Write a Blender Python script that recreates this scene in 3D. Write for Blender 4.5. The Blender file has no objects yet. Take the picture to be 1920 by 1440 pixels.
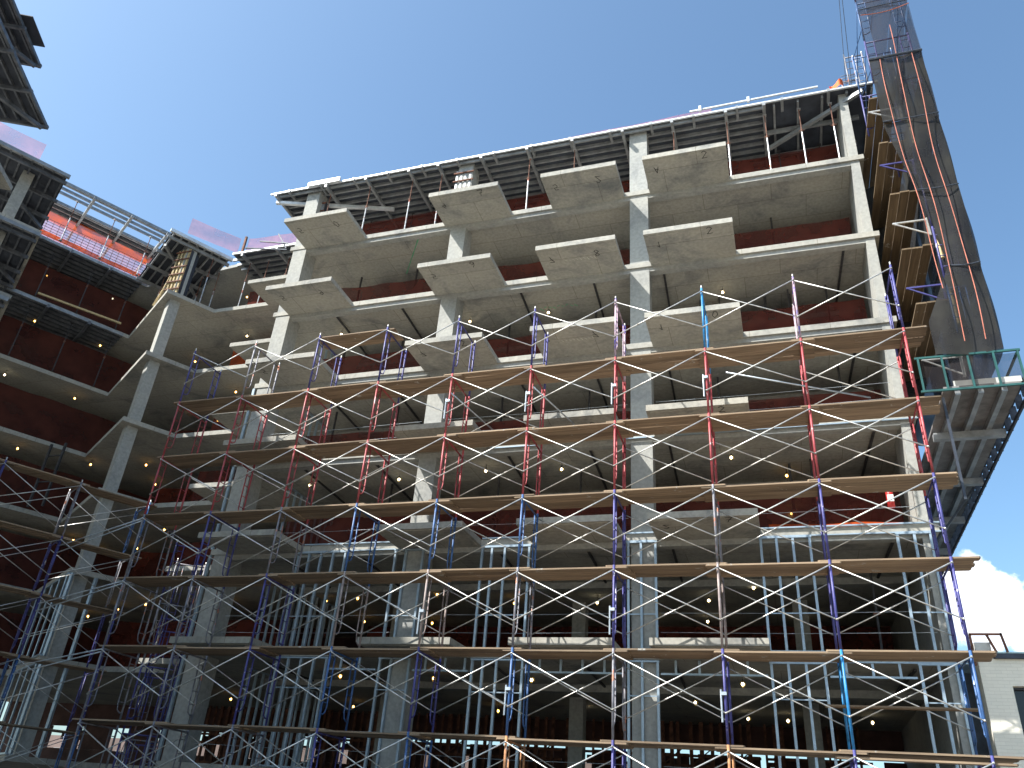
import bpy, math, random
from mathutils import Vector, Matrix, noise as mnoise

R = random.Random(7)
scene = bpy.context.scene
COL = scene.collection

# ------------------------------------------------------------------ camera
CX, CY, CZ = 3.8123, -19.0349, 1.6
YAW, PITCH, ROLL, FOC = -0.34550, 0.51470, 0.07980, 1495.15
cyw, syw, cp, sp = math.cos(YAW), math.sin(YAW), math.cos(PITCH), math.sin(PITCH)
fwd = Vector((syw * cp, cyw * cp, sp)); rgt = Vector((cyw, -syw, 0)); up = rgt.cross(fwd)
r2 = rgt * math.cos(ROLL) + up * math.sin(ROLL); u2 = -rgt * math.sin(ROLL) + up * math.cos(ROLL)
cam_d = bpy.data.cameras.new("camera"); cam = bpy.data.objects.new("camera", cam_d); COL.objects.link(cam)
cam.matrix_world = Matrix(((r2.x, u2.x, -fwd.x, CX), (r2.y, u2.y, -fwd.y, CY), (r2.z, u2.z, -fwd.z, CZ), (0, 0, 0, 1)))
cam_d.sensor_width = 36.0; cam_d.lens = FOC * 36.0 / 1920.0
cam_d.clip_start = 0.1; cam_d.clip_end = 3000
scene.camera = cam

# ------------------------------------------------------------------ light
SUN = Vector((-0.625, -0.556, 1.0)).normalized()
SUN_EL = math.asin(SUN.z); SUN_AZ = math.atan2(SUN.x, SUN.y)
sd = bpy.data.lights.new("sun", 'SUN'); sd.energy = 5.0; sd.angle = math.radians(0.5); sd.color = (1.0, 0.955, 0.88)
so = bpy.data.objects.new("sun", sd); COL.objects.link(so)
so.rotation_euler = SUN.to_track_quat('Z', 'Y').to_euler(); so.location = (-30, -30, 60)

world = bpy.data.worlds.new("World"); scene.world = world; world.use_nodes = True
nt = world.node_tree; nt.nodes.clear()
W_out = nt.nodes.new('ShaderNodeOutputWorld'); W_bg = nt.nodes.new('ShaderNodeBackground')
sky = nt.nodes.new('ShaderNodeTexSky'); sky.sky_type = 'NISHITA'; sky.sun_disc = False
sky.sun_elevation = SUN_EL; sky.sun_rotation = SUN_AZ
sky.air_density = 1.0; sky.dust_density = 2.5; sky.ozone_density = 4.5; sky.altitude = 0
W_bg.inputs['Strength'].default_value = 0.118
tc = nt.nodes.new('ShaderNodeTexCoord')
def wn(t, **k):
    n = nt.nodes.new(t)
    for a, b in k.items(): setattr(n, a, b)
    return n
# a bank of small cumulus low over the roofs to the north-east
CL = [((0.192, 0.943, 0.268), 0.045), ((0.212, 0.945, 0.25), 0.05), ((0.236, 0.947, 0.218), 0.042), ((0.207, 0.95, 0.225), 0.05), ((0.18, 0.95, 0.24), 0.05), ((0.25, 0.94, 0.225), 0.028), ((0.30, 0.93, 0.2), 0.05)]
CLOUD_MASK = None
nz = wn('ShaderNodeTexNoise'); nz.inputs['Scale'].default_value = 42; nz.inputs['Detail'].default_value = 9; nz.inputs['Roughness'].default_value = 0.58
nt.links.new(tc.outputs['Generated'], nz.inputs['Vector'])
prev = None
for (dv, rad) in CL:
    dn = wn('ShaderNodeVectorMath', operation='DISTANCE'); dn.inputs[1].default_value = dv
    nt.links.new(tc.outputs['Generated'], dn.inputs[0])
    mr = wn('ShaderNodeMapRange'); mr.inputs['From Min'].default_value = rad; mr.inputs['From Max'].default_value = 0.0
    mr.inputs['To Min'].default_value = 0.0; mr.inputs['To Max'].default_value = 1.0
    nt.links.new(dn.outputs['Value'], mr.inputs['Value'])
    if prev is None: prev = mr.outputs[0]
    else:
        mx = wn('ShaderNodeMath', operation='MAXIMUM'); nt.links.new(prev, mx.inputs[0]); nt.links.new(mr.outputs[0], mx.inputs[1]); prev = mx.outputs[0]
sm = wn('ShaderNodeMath', operation='ADD'); nt.links.new(prev, sm.inputs[0]); nt.links.new(nz.outputs['Fac'], sm.inputs[1])
cm = wn('ShaderNodeMapRange'); cm.inputs['From Min'].default_value = 0.76; cm.inputs['From Max'].default_value = 0.98
cm.interpolation_type = 'SMOOTHSTEP'
nt.links.new(sm.outputs[0], cm.inputs['Value'])
cg = wn('ShaderNodeMath', operation='GREATER_THAN'); cg.inputs[1].default_value = 0.001; nt.links.new(prev, cg.inputs[0])
cmm = wn('ShaderNodeMath', operation='MULTIPLY'); nt.links.new(cm.outputs[0], cmm.inputs[0]); nt.links.new(cg.outputs[0], cmm.inputs[1])
mixw = wn('ShaderNodeMix', data_type='RGBA'); nt.links.new(cmm.outputs[0], mixw.inputs['Factor'])
tint = wn('ShaderNodeMix', data_type='RGBA', blend_type='MULTIPLY'); tint.inputs['Factor'].default_value = 1; tint.inputs['B'].default_value = (.96, 1.08, 1.02, 1)
nt.links.new(sky.outputs[0], tint.inputs['A']); nt.links.new(tint.outputs['Result'], mixw.inputs['A'])
n2 = wn('ShaderNodeTexNoise'); n2.inputs['Scale'].default_value = 60; n2.inputs['Detail'].default_value = 4
nt.links.new(tc.outputs['Generated'], n2.inputs['Vector'])
cr = wn('ShaderNodeValToRGB'); cr.color_ramp.elements[0].position = 0.35; cr.color_ramp.elements[1].position = 0.65
cr.color_ramp.elements[0].color = (5.6, 6.2, 7.4, 1); cr.color_ramp.elements[1].color = (7.9, 8.0, 8.2, 1)
nt.links.new(n2.outputs['Fac'], cr.inputs['Fac']); nt.links.new(cr.outputs[0], mixw.inputs['B'])
nt.links.new(mixw.outputs['Result'], W_bg.inputs['Color']); nt.links.new(W_bg.outputs[0], W_out.inputs['Surface'])

vs = scene.view_settings
vs.view_transform = 'Standard'; vs.look = 'None'; vs.exposure = 1.16; vs.gamma = 1.0; vs.use_curve_mapping = False
scene.cycles.max_bounces = 7; scene.cycles.transparent_max_bounces = 24; scene.cycles.diffuse_bounces = 4
scene.cycles.use_denoising = True
scene.cycles.sample_clamp_indirect = 6

# ------------------------------------------------------------------ materials
MATS = {}
def mat(name, col, rough=0.8, metal=0.0, var=0.12, scale=1.5, col2=None, bump=0.0, fine=0.0, chips=None, spec=0.5):
    if name in MATS: return MATS[name]
    m = bpy.data.materials.new(name); m.use_nodes = True; MATS[name] = m
    t = m.node_tree; b = t.nodes['Principled BSDF']
    b.inputs['Roughness'].default_value = rough; b.inputs['Metallic'].default_value = metal
    b.inputs['Specular IOR Level'].default_value = spec
    g = t.nodes.new('ShaderNodeNewGeometry')
    n = t.nodes.new('ShaderNodeTexNoise'); n.inputs['Scale'].default_value = scale; n.inputs['Detail'].default_value = 7; n.inputs['Roughness'].default_value = 0.62
    t.links.new(g.outputs['Position'], n.inputs['Vector'])
    r = t.nodes.new('ShaderNodeValToRGB'); r.color_ramp.elements[0].position = 0.32; r.color_ramp.elements[1].position = 0.68
    c2 = col2 or tuple(c * (1 - var * 1.6) for c in col)
    c1 = tuple(min(1, c * (1 + var)) for c in col)
    r.color_ramp.elements[0].color = (*c2, 1); r.color_ramp.elements[1].color = (*c1, 1)
    t.links.new(n.outputs['Fac'], r.inputs['Fac'])
    out = r.outputs[0]
    if chips:
        n3 = t.nodes.new('ShaderNodeTexNoise'); n3.inputs['Scale'].default_value = 5.5; n3.inputs['Detail'].default_value = 5; n3.inputs['Roughness'].default_value = 0.7
        mp = t.nodes.new('ShaderNodeMapping'); mp.inputs['Scale'].default_value = (1, 1, 0.55); mp.inputs['Location'].default_value = (3, 8, 1)
        t.links.new(g.outputs['Position'], mp.inputs['Vector']); t.links.new(mp.outputs[0], n3.inputs['Vector'])
        r3 = t.nodes.new('ShaderNodeValToRGB'); r3.color_ramp.elements[0].position = chips[1]; r3.color_ramp.elements[1].position = chips[1] + 0.02
        r3.color_ramp.elements[0].color = (0, 0, 0, 1); r3.color_ramp.elements[1].color = (1, 1, 1, 1)
        t.links.new(n3.outputs['Fac'], r3.inputs['Fac'])
        mx = t.nodes.new('ShaderNodeMix'); mx.data_type = 'RGBA'; mx.inputs['B'].default_value = (*chips[0], 1)
        t.links.new(r3.outputs[0], mx.inputs['Factor']); t.links.new(out, mx.inputs['A']); out = mx.outputs['Result']
    t.links.new(out, b.inputs['Base Color'])
    if bump:
        n4 = t.nodes.new('ShaderNodeTexNoise'); n4.inputs['Scale'].default_value = fine or 14; n4.inputs['Detail'].default_value = 6
        t.links.new(g.outputs['Position'], n4.inputs['Vector'])
        bp = t.nodes.new('ShaderNodeBump'); bp.inputs['Strength'].default_value = bump; bp.inputs['Distance'].default_value = 0.02
        t.links.new(n4.outputs['Fac'], bp.inputs['Height']); t.links.new(bp.outputs[0], b.inputs['Normal'])
    return m

def concrete(name, col, lines=True, stain=0.5):
    """cast concrete: plywood sheet joints, tie holes, pour stains"""
    m = bpy.data.materials.new(name); m.use_nodes = True; MATS[name] = m
    t = m.node_tree; L = t.links.new; N = t.nodes.new
    b = t.nodes['Principled BSDF']; b.inputs['Roughness'].default_value = 0.88; b.inputs['Specular IOR Level'].default_value = 0.3
    g = N('ShaderNodeNewGeometry')
    a = N('ShaderNodeTexNoise'); a.inputs['Scale'].default_value = 0.55; a.inputs['Detail'].default_value = 9; a.inputs['Roughness'].default_value = 0.68; a.inputs['Distortion'].default_value = 0.6
    L(g.outputs['Position'], a.inputs['Vector'])
    r = N('ShaderNodeValToRGB'); e = r.color_ramp.elements
    e[0].position = 0.30; e[1].position = 0.70
    e[0].color = (col[0] * (1 - stain * .62), col[1] * (1 - stain * .58), col[2] * (1 - stain * .5), 1)
    e[1].color = (col[0] * 1.12, col[1] * 1.1, col[2] * 1.06, 1)
    x = r.color_ramp.elements.new(0.48); x.color = (*col, 1)
    L(a.outputs['Fac'], r.inputs['Fac'])
    f = N('ShaderNodeTexNoise'); f.inputs['Scale'].default_value = 9; f.inputs['Detail'].default_value = 6
    L(g.outputs['Position'], f.inputs['Vector'])
    fr = N('ShaderNodeMapRange'); fr.inputs['From Min'].default_value = 0.3; fr.inputs['From Max'].default_value = 0.7; fr.inputs['To Min'].default_value = 0.84; fr.inputs['To Max'].default_value = 1.1
    L(f.outputs['Fac'], fr.inputs['Value'])
    mu = N('ShaderNodeMix'); mu.data_type = 'RGBA'; mu.blend_type = 'MULTIPLY'; mu.inputs['Factor'].default_value = 1
    L(r.outputs[0], mu.inputs['A']); L(fr.outputs[0], mu.inputs['B']); out = mu.outputs['Result']
    if lines:
        bk = N('ShaderNodeTexBrick'); bk.inputs['Scale'].default_value = 1.0
        bk.inputs['Brick Width'].default_value = 2.44; bk.inputs['Row Height'].default_value = 1.22
        bk.inputs['Mortar Size'].default_value = 0.012; bk.inputs['Mortar Smooth'].default_value = 0.4; bk.offset = 0.5
        bk.inputs['Color1'].default_value = (1, 1, 1, 1); bk.inputs['Color2'].default_value = (0.86, 0.87, 0.88, 1); bk.inputs['Mortar'].default_value = (0.5, 0.48, 0.44, 1)
        L(g.outputs['Position'], bk.inputs['Vector'])
        m2 = N('ShaderNodeMix'); m2.data_type = 'RGBA'; m2.blend_type = 'MULTIPLY'; m2.inputs['Factor'].default_value = 0.85
        L(out, m2.inputs['A']); L(bk.outputs['Color'], m2.inputs['B']); out = m2.outputs['Result']
        # tie holes / nail heads in loose rows
        vo = N('ShaderNodeTexVoronoi'); vo.inputs['Scale'].default_value = 2.0; vo.inputs['Randomness'].default_value = 0.35
        L(g.outputs['Position'], vo.inputs['Vector'])
        vr = N('ShaderNodeMapRange'); vr.inputs['From Min'].default_value = 0.035; vr.inputs['From Max'].default_value = 0.06; vr.inputs['To Min'].default_value = 0.5; vr.inputs['To Max'].default_value = 1
        L(vo.outputs['Distance'], vr.inputs['Value'])
        m3 = N('ShaderNodeMix'); m3.data_type = 'RGBA'; m3.blend_type = 'MULTIPLY'; m3.inputs['Factor'].default_value = 0.7
        L(out, m3.inputs['A']); L(vr.outputs[0], m3.inputs['B']); out = m3.outputs['Result']
    L(out, b.inputs['Base Color'])
    bp = N('ShaderNodeBump'); bp.inputs['Strength'].default_value = 0.25; bp.inputs['Distance'].default_value = 0.01
    L(f.outputs['Fac'], bp.inputs['Height']); L(bp.outputs[0], b.inputs['Normal'])
    return m

def net_mat(name, col, opac, trans=0.5, mesh=0.0):
    m = bpy.data.materials.new(name); m.use_nodes = True; MATS[name] = m
    t = m.node_tree; t.nodes.clear(); N = t.nodes.new; L = t.links.new
    o = N('ShaderNodeOutputMaterial'); d = N('ShaderNodeBsdfDiffuse'); tl = N('ShaderNodeBsdfTranslucent'); tp = N('ShaderNodeBsdfTransparent')
    g = N('ShaderNodeNewGeometry'); n = N('ShaderNodeTexNoise'); n.inputs['Scale'].default_value = 1.1; n.inputs['Detail'].default_value = 6
    L(g.outputs['Position'], n.inputs['Vector'])
    r = N('ShaderNodeValToRGB'); r.color_ramp.elements[0].position = .3; r.color_ramp.elements[1].position = .7
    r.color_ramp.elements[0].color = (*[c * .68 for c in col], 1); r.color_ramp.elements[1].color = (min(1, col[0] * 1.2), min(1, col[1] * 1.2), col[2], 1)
    L(n.outputs['Fac'], r.inputs['Fac']); L(r.outputs[0], d.inputs['Color']); L(r.outputs[0], tl.inputs['Color'])
    a = N('ShaderNodeMixShader'); a.inputs[0].default_value = trans; L(d.outputs[0], a.inputs[1]); L(tl.outputs[0], a.inputs[2])
    b = N('ShaderNodeMixShader')
    mr = N('ShaderNodeMapRange'); mr.inputs['From Min'].default_value = .3; mr.inputs['From Max'].default_value = .7
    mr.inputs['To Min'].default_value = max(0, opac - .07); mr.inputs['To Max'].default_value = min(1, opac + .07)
    L(n.outputs['Fac'], mr.inputs['Value']); L(mr.outputs[0], b.inputs[0]); L(tp.outputs[0], b.inputs[1]); L(a.outputs[0], b.inputs[2])
    L(b.outputs[0], o.inputs['Surface'])
    return m

def wood(name, c1, c2, axis='X'):
    m = bpy.data.materials.new(name); m.use_nodes = True; MATS[name] = m
    t = m.node_tree; N = t.nodes.new; L = t.links.new; b = t.nodes['Principled BSDF']; b.inputs['Roughness'].default_value = .85
    g = N('ShaderNodeNewGeometry'); mp = N('ShaderNodeMapping')
    mp.inputs['Scale'].default_value = (0.5, 9, 9) if axis == 'X' else (9, .5, 9)
    L(g.outputs['Position'], mp.inputs['Vector'])
    n = N('ShaderNodeTexNoise'); n.inputs['Scale'].default_value = 1.6; n.inputs['Detail'].default_value = 8; n.inputs['Roughness'].default_value = .65; L(mp.outputs[0], n.inputs['Vector'])
    r = N('ShaderNodeValToRGB'); r.color_ramp.elements[0].position = .3; r.color_ramp.elements[1].position = .72
    r.color_ramp.elements[0].color = (*c2, 1); r.color_ramp.elements[1].color = (*c1, 1); L(n.outputs['Fac'], r.inputs['Fac'])
    oi = N('ShaderNodeObjectInfo'); hv = N('ShaderNodeHueSaturation'); mr = N('ShaderNodeMapRange')
    mr.inputs['To Min'].default_value = .68; mr.inputs['To Max'].default_value = 1.2
    L(oi.outputs['Random'], mr.inputs['Value']); L(mr.outputs[0], hv.inputs['Value']); L(r.outputs[0], hv.inputs['Color'])
    # cement drips
    n3 = N('ShaderNodeTexNoise'); n3.inputs['Scale'].default_value = 2.3; n3.inputs['Detail'].default_value = 8; n3.inputs['Roughness'].default_value = .75
    L(g.outputs['Position'], n3.inputs['Vector'])
    r3 = N('ShaderNodeValToRGB'); r3.color_ramp.elements[0].position = .62; r3.color_ramp.elements[1].position = .66
    L(n3.outputs['Fac'], r3.inputs['Fac'])
    mx = N('ShaderNodeMix'); mx.data_type = 'RGBA'; mx.inputs['B'].default_value = (.38, .37, .34, 1)
    L(r3.outputs[0], mx.inputs['Factor']); L(hv.outputs[0], mx.inputs['A']); L(mx.outputs['Result'], b.inputs['Base Color'])
    return m

def emit(name, col, s):
    m = bpy.data.materials.new(name); m.use_nodes = True; MATS[name] = m
    t = m.node_tree; b = t.nodes['Principled BSDF']
    b.inputs['Base Color'].default_value = (*col, 1); b.inputs['Emission Color'].default_value = (*col, 1); b.inputs['Emission Strength'].default_value = s
    return m

CONC = concrete('cast_concrete', (0.36, 0.352, 0.318), stain=.78)
CONC_S = concrete('column_concrete', (0.325, 0.33, 0.315), lines=False, stain=.5)
GAL = mat('galvanised_steel', (0.50, 0.56, 0.62), .42, .55, .18, 4)
STUD = mat('steel_stud', (0.34, 0.43, 0.51), .4, .35, .12, 3)
ALU = mat('aluminium_joist', (0.27, 0.285, 0.30), .5, .35, .2, 3)
ALUD = mat('shaded_joist', (0.11, 0.12, 0.14), .6, .3, .3, 3)  # darker copy of the aluminium joist, left-side shade put into the colour
ALUL = mat('aluminium_bright', (0.62, 0.65, 0.68), .45, .3, .15, 3)
PLYD = mat('formwork_plywood', (.035, .042, .058), .7, 0, .3, 2, col2=(.02, .024, .035))
TIMB = wood('timber_yellow', (.50, .40, .22), (.30, .22, .11))
PLANK = wood('scaffold_timber', (.34, .25, .165), (.15, .105, .07))
PLANKY = wood('side_timber', (.20, .14, .08), (.085, .06, .035), 'Y')
BRACE = mat('brace_galvanised', (.62, .62, .60), .38, .55, .2, 6, chips=((.25, .2, .16), .66))
RUSTJ = mat('rusty_jack', (.16, .07, .045), .85, 0, .4, 5)
JACK = mat('post_shore_steel', (.46, .48, .50), .5, .5, .3, 5, chips=((.35, .1, .06), .6))
JACKD = mat('shaded_shore_steel', (.05, .05, .055), .7, .2, .3, 5)  # shore steel darkened to carry the shade inside the storeys
FR = {
    'red': mat('red_paint', (.33, .05, .06), .5, 0, .25, 4, chips=((.55, .42, .42), .64)),
    'indigo': mat('indigo_paint', (.05, .05, .20), .5, 0, .25, 4, chips=((.42, .40, .50), .645)),
    'blue': mat('blue_paint', (.035, .10, .26), .5, 0, .25, 4, chips=((.40, .45, .55), .63)),
    'azure': mat('azure_paint', (.02, .20, .46), .45, 0, .2, 4, chips=((.35, .45, .55), .66)),
    'grey': mat('weathered_grey', (.20, .20, .23), .6, .2, .3, 4, chips=((.40, .16, .10), .60)),
    'brown': mat('weathered_brown', (.26, .21, .20), .6, .1, .3, 4, chips=((.42, .40, .42), .6)),
    'rust': mat('orange_rust', (.42, .20, .09), .8, 0, .3, 6, chips=((.35, .35, .40), .58)),
    'pink': mat('pink_paint', (.40, .29, .35), .5, 0, .3, 4, chips=((.10, .08, .35), .56)),
    'magenta': mat('magenta_paint', (.32, .06, .16), .5, 0, .3, 4, chips=((.04, .10, .4), .60)),
}
NET_DR = net_mat('dark_red_netting', (.17, .048, .043), .80, .35)
NET_DK = net_mat('shaded_red_netting', (.085, .030, .027), .93, .2)  # darker copy of the red net, wing shade put into its colour
NET_OR = net_mat('orange_netting', (.75, .13, .04), .88, .55)
NET_PK = net_mat('pink_netting', (.92, .36, .48), .46, .6)
NET_BK = net_mat('black_debris_netting', (.050, .050, .056), .90, .35)
NET_BK2 = net_mat('thin_debris_netting', (.05, .045, .055), .50, .35)
STRAP = mat('orange_strap', (.48, .16, .11), .7, 0, .2, 3)
BULB = emit('bulb_warm', (1.0, .55, .14), 7.0)
BULBW = emit('bulb_white', (1.0, .86, .58), 9.0)
SOCK = mat('socket_plastic', (.05, .05, .05), .5)
CAGE = mat('yellow_cage', (.55, .38, .06), .5)
MARK = mat('marker_black', (.015, .015, .015), .8)
CHALK = mat('chalk_white', (.62, .62, .55), .9)
GRN = mat('green_paint', (.018, .085, .08), .45, 0, .2, 4)
GRNSPRAY = mat('green_spray', (.10, .42, .22), .9)
DARKST = mat('dark_steel', (.05, .06, .08), .55, .4, .3, 3)
CREAM = None
ORNG = mat('orange_cloth', (.85, .15, .04), .8, 0, .2, 3)
REDEX = mat('extinguisher_red', (.5, .03, .03), .35)

# ------------------------------------------------------------------ mesh builder
class MB:
    def __init__(s): s.v = []; s.f = []; s.sm = []
    def box(s, x0, x1, y0, y1, z0, z1):
        b = len(s.v)
        for z in (z0, z1):
            s.v += [(x0, y0, z), (x1, y0, z), (x1, y1, z), (x0, y1, z)]
        s.f += [tuple(b + i for i in q) for q in ((0, 3, 2, 1), (4, 5, 6, 7), (0, 1, 5, 4), (1, 2, 6, 5), (2, 3, 7, 6), (3, 0, 4, 7))]
        return s
    def bar(s, p, q, w, h=None, upv=(0, 0, 1)):
        """rectangular bar from p to q, w across, h along up"""
        h = h or w; p = Vector(p); q = Vector(q); d = (q - p).normalized(); u = Vector(upv)
        if abs(d.dot(u)) > .98: u = Vector((0, 1, 0))
        sd_ = d.cross(u).normalized(); u = sd_.cross(d).normalized(); b = len(s.v)
        for c in (p, q):
            for a, e in ((-1, -1), (1, -1), (1, 1), (-1, 1)):
                s.v.append(tuple(c + sd_ * (a * w / 2) + u * (e * h / 2)))
        s.f += [tuple(b + i for i in t) for t in ((0, 1, 2, 3), (7, 6, 5, 4), (0, 4, 5, 1), (1, 5, 6, 2), (2, 6, 7, 3), (3, 7, 4, 0))]
        return s
    def tube(s, pts, r, n=8):
        pts = [Vector(p) for p in pts]; b = len(s.v); m = len(pts)
        for i, p in enumerate(pts):
            d = (pts[min(i + 1, m - 1)] - pts[max(i - 1, 0)]).normalized()
            u = Vector((0, 0, 1)) if abs(d.z) < .9 else Vector((1, 0, 0))
            a = d.cross(u).normalized(); c = a.cross(d).normalized()
            rr = r[i] if isinstance(r, (list, tuple)) else r
            for k in range(n):
                t = 2 * math.pi * k / n; s.v.append(tuple(p + a * (rr * math.cos(t)) + c * (rr * math.sin(t))))
        for i in range(m - 1):
            for k in range(n):
                k2 = (k + 1) % n; s.f.append((b + i * n + k, b + (i + 1) * n + k, b + (i + 1) * n + k2, b + i * n + k2))
        s.f.append(tuple(b + k for k in range(n))); s.f.append(tuple(b + (m - 1) * n + k for k in reversed(range(n))))
        return s
    def prism(s, poly, z0, z1):
        b = len(s.v); n = len(poly)
        s.v += [(x, y, z0) for x, y in poly] + [(x, y, z1) for x, y in poly]
        s.f.append(tuple(b + i for i in reversed(range(n)))); s.f.append(tuple(b + n + i for i in range(n)))
        for i in range(n):
            j = (i + 1) % n; s.f.append((b + i, b + j, b + n + j, b + n + i))
        return s
    def ball(s, c, r, n=8, m=6, sz=1.0):
        b = len(s.v)
        for i in range(1, m):
            a = math.pi * i / m
            for k in range(n):
                t = 2 * math.pi * k / n; s.v.append((c[0] + r * math.sin(a) * math.cos(t), c[1] + r * math.sin(a) * math.sin(t), c[2] + r * sz * math.cos(a)))
        s.v.append((c[0], c[1], c[2] + r * sz)); s.v.append((c[0], c[1], c[2] - r * sz)); T = len(s.v) - 2
        for i in range(m - 2):
            for k in range(n):
                k2 = (k + 1) % n; s.f.append((b + i * n + k, b + (i + 1) * n + k, b + (i + 1) * n + k2, b + i * n + k2))
        for k in range(n):
            k2 = (k + 1) % n; s.f.append((T, b + k, b + k2)); s.f.append((T + 1, b + (m - 2) * n + k2, b + (m - 2) * n + k))
        return s
    def sheet(s, fn, nu, nv):
        b = len(s.v)
        for j in range(nv + 1):
            for i in range(nu + 1): s.v.append(tuple(fn(i / nu, j / nv)))
        for j in range(nv):
            for i in range(nu):
                a = b + j * (nu + 1) + i; s.f.append((a, a + 1, a + nu + 2, a + nu + 1))
        return s
    def build(s, name, m, parent=None, smooth=False, label=None, kind=None):
        me = bpy.data.meshes.new(name)
        off = Vector((0, 0, 0))
        if parent is not None: off = BASE[parent]
        me.from_pydata([(x - off.x, y - off.y, z - off.z) for x, y, z in s.v], [], s.f); me.update()
        if smooth:
            for p in me.polygons: p.use_smooth = True
        o = bpy.data.objects.new(name, me); COL.objects.link(o); me.materials.append(m)
        if parent is not None: o.parent = parent
        BASE[o] = off if parent is not None else Vector((0, 0, 0))
        if label: o['label'] = label
        if kind: o['kind'] = kind
        return o
BASE = {}
def tag(o, label, cat, group=None):
    o['label'] = label; o['category'] = cat
    if group: o['group'] = group
    return o
def thing(name, label, cat, loc=(0, 0, 0), group=None):
    o = bpy.data.objects.new(name, None); COL.objects.link(o); o.location = loc; o.empty_display_size = .3
    BASE[o] = Vector(loc); return tag(o, label, cat, group)
def dup(src, dloc, parent=None):
    """copy of an object and its children (thing > part > sub-part)"""
    c = src.copy(); COL.objects.link(c)
    if parent is not None: c.parent = parent; c.location = src.location
    else: c.location = Vector(dloc)
    for ch in src.children: dup(ch, None, c)
    return c
ORD = ['', 'first', 'second', 'third', 'fourth', 'fifth', 'sixth', 'seventh', 'eighth', 'ninth', 'tenth', 'eleventh', 'twelfth',
       'thirteenth', 'fourteenth', 'fifteenth', 'sixteenth', 'seventeenth', 'eighteenth', 'nineteenth', 'twentieth']

# ------------------------------------------------------------------ site frame
GZ = -0.4
Z = [26.5, 23.1, 19.65, 16.27, 12.95, 9.59, 6.23, 2.87]       # slab tops, roof formwork first
TH = 0.2
I_ = Vector((-27.5, 8.05, 0)); Dw = Vector((0.5, 0.8660, 0)); Nw = Vector((0.8660, -0.5, 0))
def wp(t, off, z=0): 
    v = I_ + Dw * t + Nw * off; return (v.x, v.y, z)
N1 = (-22.55, 4.93); N2 = (-25.35, 0.05); I2 = wp(-5.55, 0)[:2]
E1 = Vector((0.46, -0.888, 0)); P1 = Vector((-0.888, -0.46, 0))
A0 = Vector((-24.3, -2.5, 0))

# ground sheet dark in place of courtyard shade; pale yard added for bounce
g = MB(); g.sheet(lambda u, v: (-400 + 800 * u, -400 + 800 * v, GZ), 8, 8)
gr = g.build('ground', mat('shade_toned_soil', (.10, .09, .075), .95, 0, .2, .25, bump=.5, fine=5)); gr['kind'] = 'structure'
g = MB(); g.sheet(lambda u, v: (-8 + 68 * u, -72 + 58 * v, GZ + .004), 4, 4)
gr = g.build('bounce_yard', mat('bounce_concrete', (.54, .49, .40), .95, 0, .12, .25, bump=.3, fine=5)); gr['kind'] = 'structure'

# ------------------------------------------------------------------ the concrete building
bld = thing('concrete_building', 'unfinished concrete apartment building with open floors, balconies and no walls yet', 'building', (-8, 8, GZ))
back = 17.0
backL = I_ + Dw * (-12) - Nw * 12
s_ = (back - backL.y) / Dw.y
bl2 = backL + Dw * s_
def slab_poly():
    return [(8.0, 3.5), (8.0, back), (bl2.x, back), (backL.x, backL.y), wp(-12, 0)[:2], wp(-5.6, 0)[:2], N2_[:], N2b, wp(-1.2 - 4.35, 0)[:2]]
# nose 2 lies between t=-5.55 (its far edge) and further towards the street
n2a = N2; n2b = (N2[0] - 1.2 * 1.0, N2[1] - 1.99 * 1.0)
n2c = wp(-8.9, 0)[:2]
OUT = [(8.0, 3.5), (8.0, back), (bl2.x, back), (backL.x, backL.y), wp(-12, 0)[:2], n2c, (N2[0] - 1.55, N2[1] - 2.7), N2, I2,
       (I_.x, I_.y), N1, (-21.35, 6.92), (-14.95, 6.93), (-14.95, 3.5)]
for k in range(1, 8):
    mb = MB(); mb.prism(OUT, Z[k] - TH, Z[k])
    mb.build('floor_slab', CONC, bld)
    # upturned drop beam a little back from the edge
    if k <= 5:
        b = MB(); b.box(-14.8, 7.6, 3.575, 3.85, Z[k] - TH - .17, Z[k] - TH - .002); b.build('edge_beam', CONC_S, bld)
    b = MB(); b.box(-14.5, 7.6, 7.6, 7.95, Z[k] - TH - .22, Z[k] - TH - .002); b.build('edge_beam', CONC_S, bld)
# far wing (street side), only its top shows
W2 = [(A0 + P1 * o + E1 * s)[:2] for o, s in ((0, 0), (10, 0), (10, 22), (0, 22))]
for k in range(0, 8):
    if k < 1: W2q = [(A0 + P1 * o + E1 * s)[:2] for o, s in ((4.2, 2), (10, 2), (10, 22), (4.2, 22))]
    else: W2q = W2
    mb = MB(); mb.prism([tuple(p) for p in W2q], Z[k] - TH, Z[k]); mb.build('floor_slab', CONC, bld)
MB().prism([tuple((A0 + P1 * o + E1 * q)[:2]) for o, q in ((2.5, .5), (2.7, .5), (2.7, 21), (2.5, 21))], GZ, 23.0).build('blocking_wall', CONC_S, bld)  # unseen wall, added so the wing shades the lower left
# ground floor slab on grade
mb = MB(); mb.prism(OUT, GZ + .002, -0.25); mb.build('floor_slab', CONC, bld)

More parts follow.
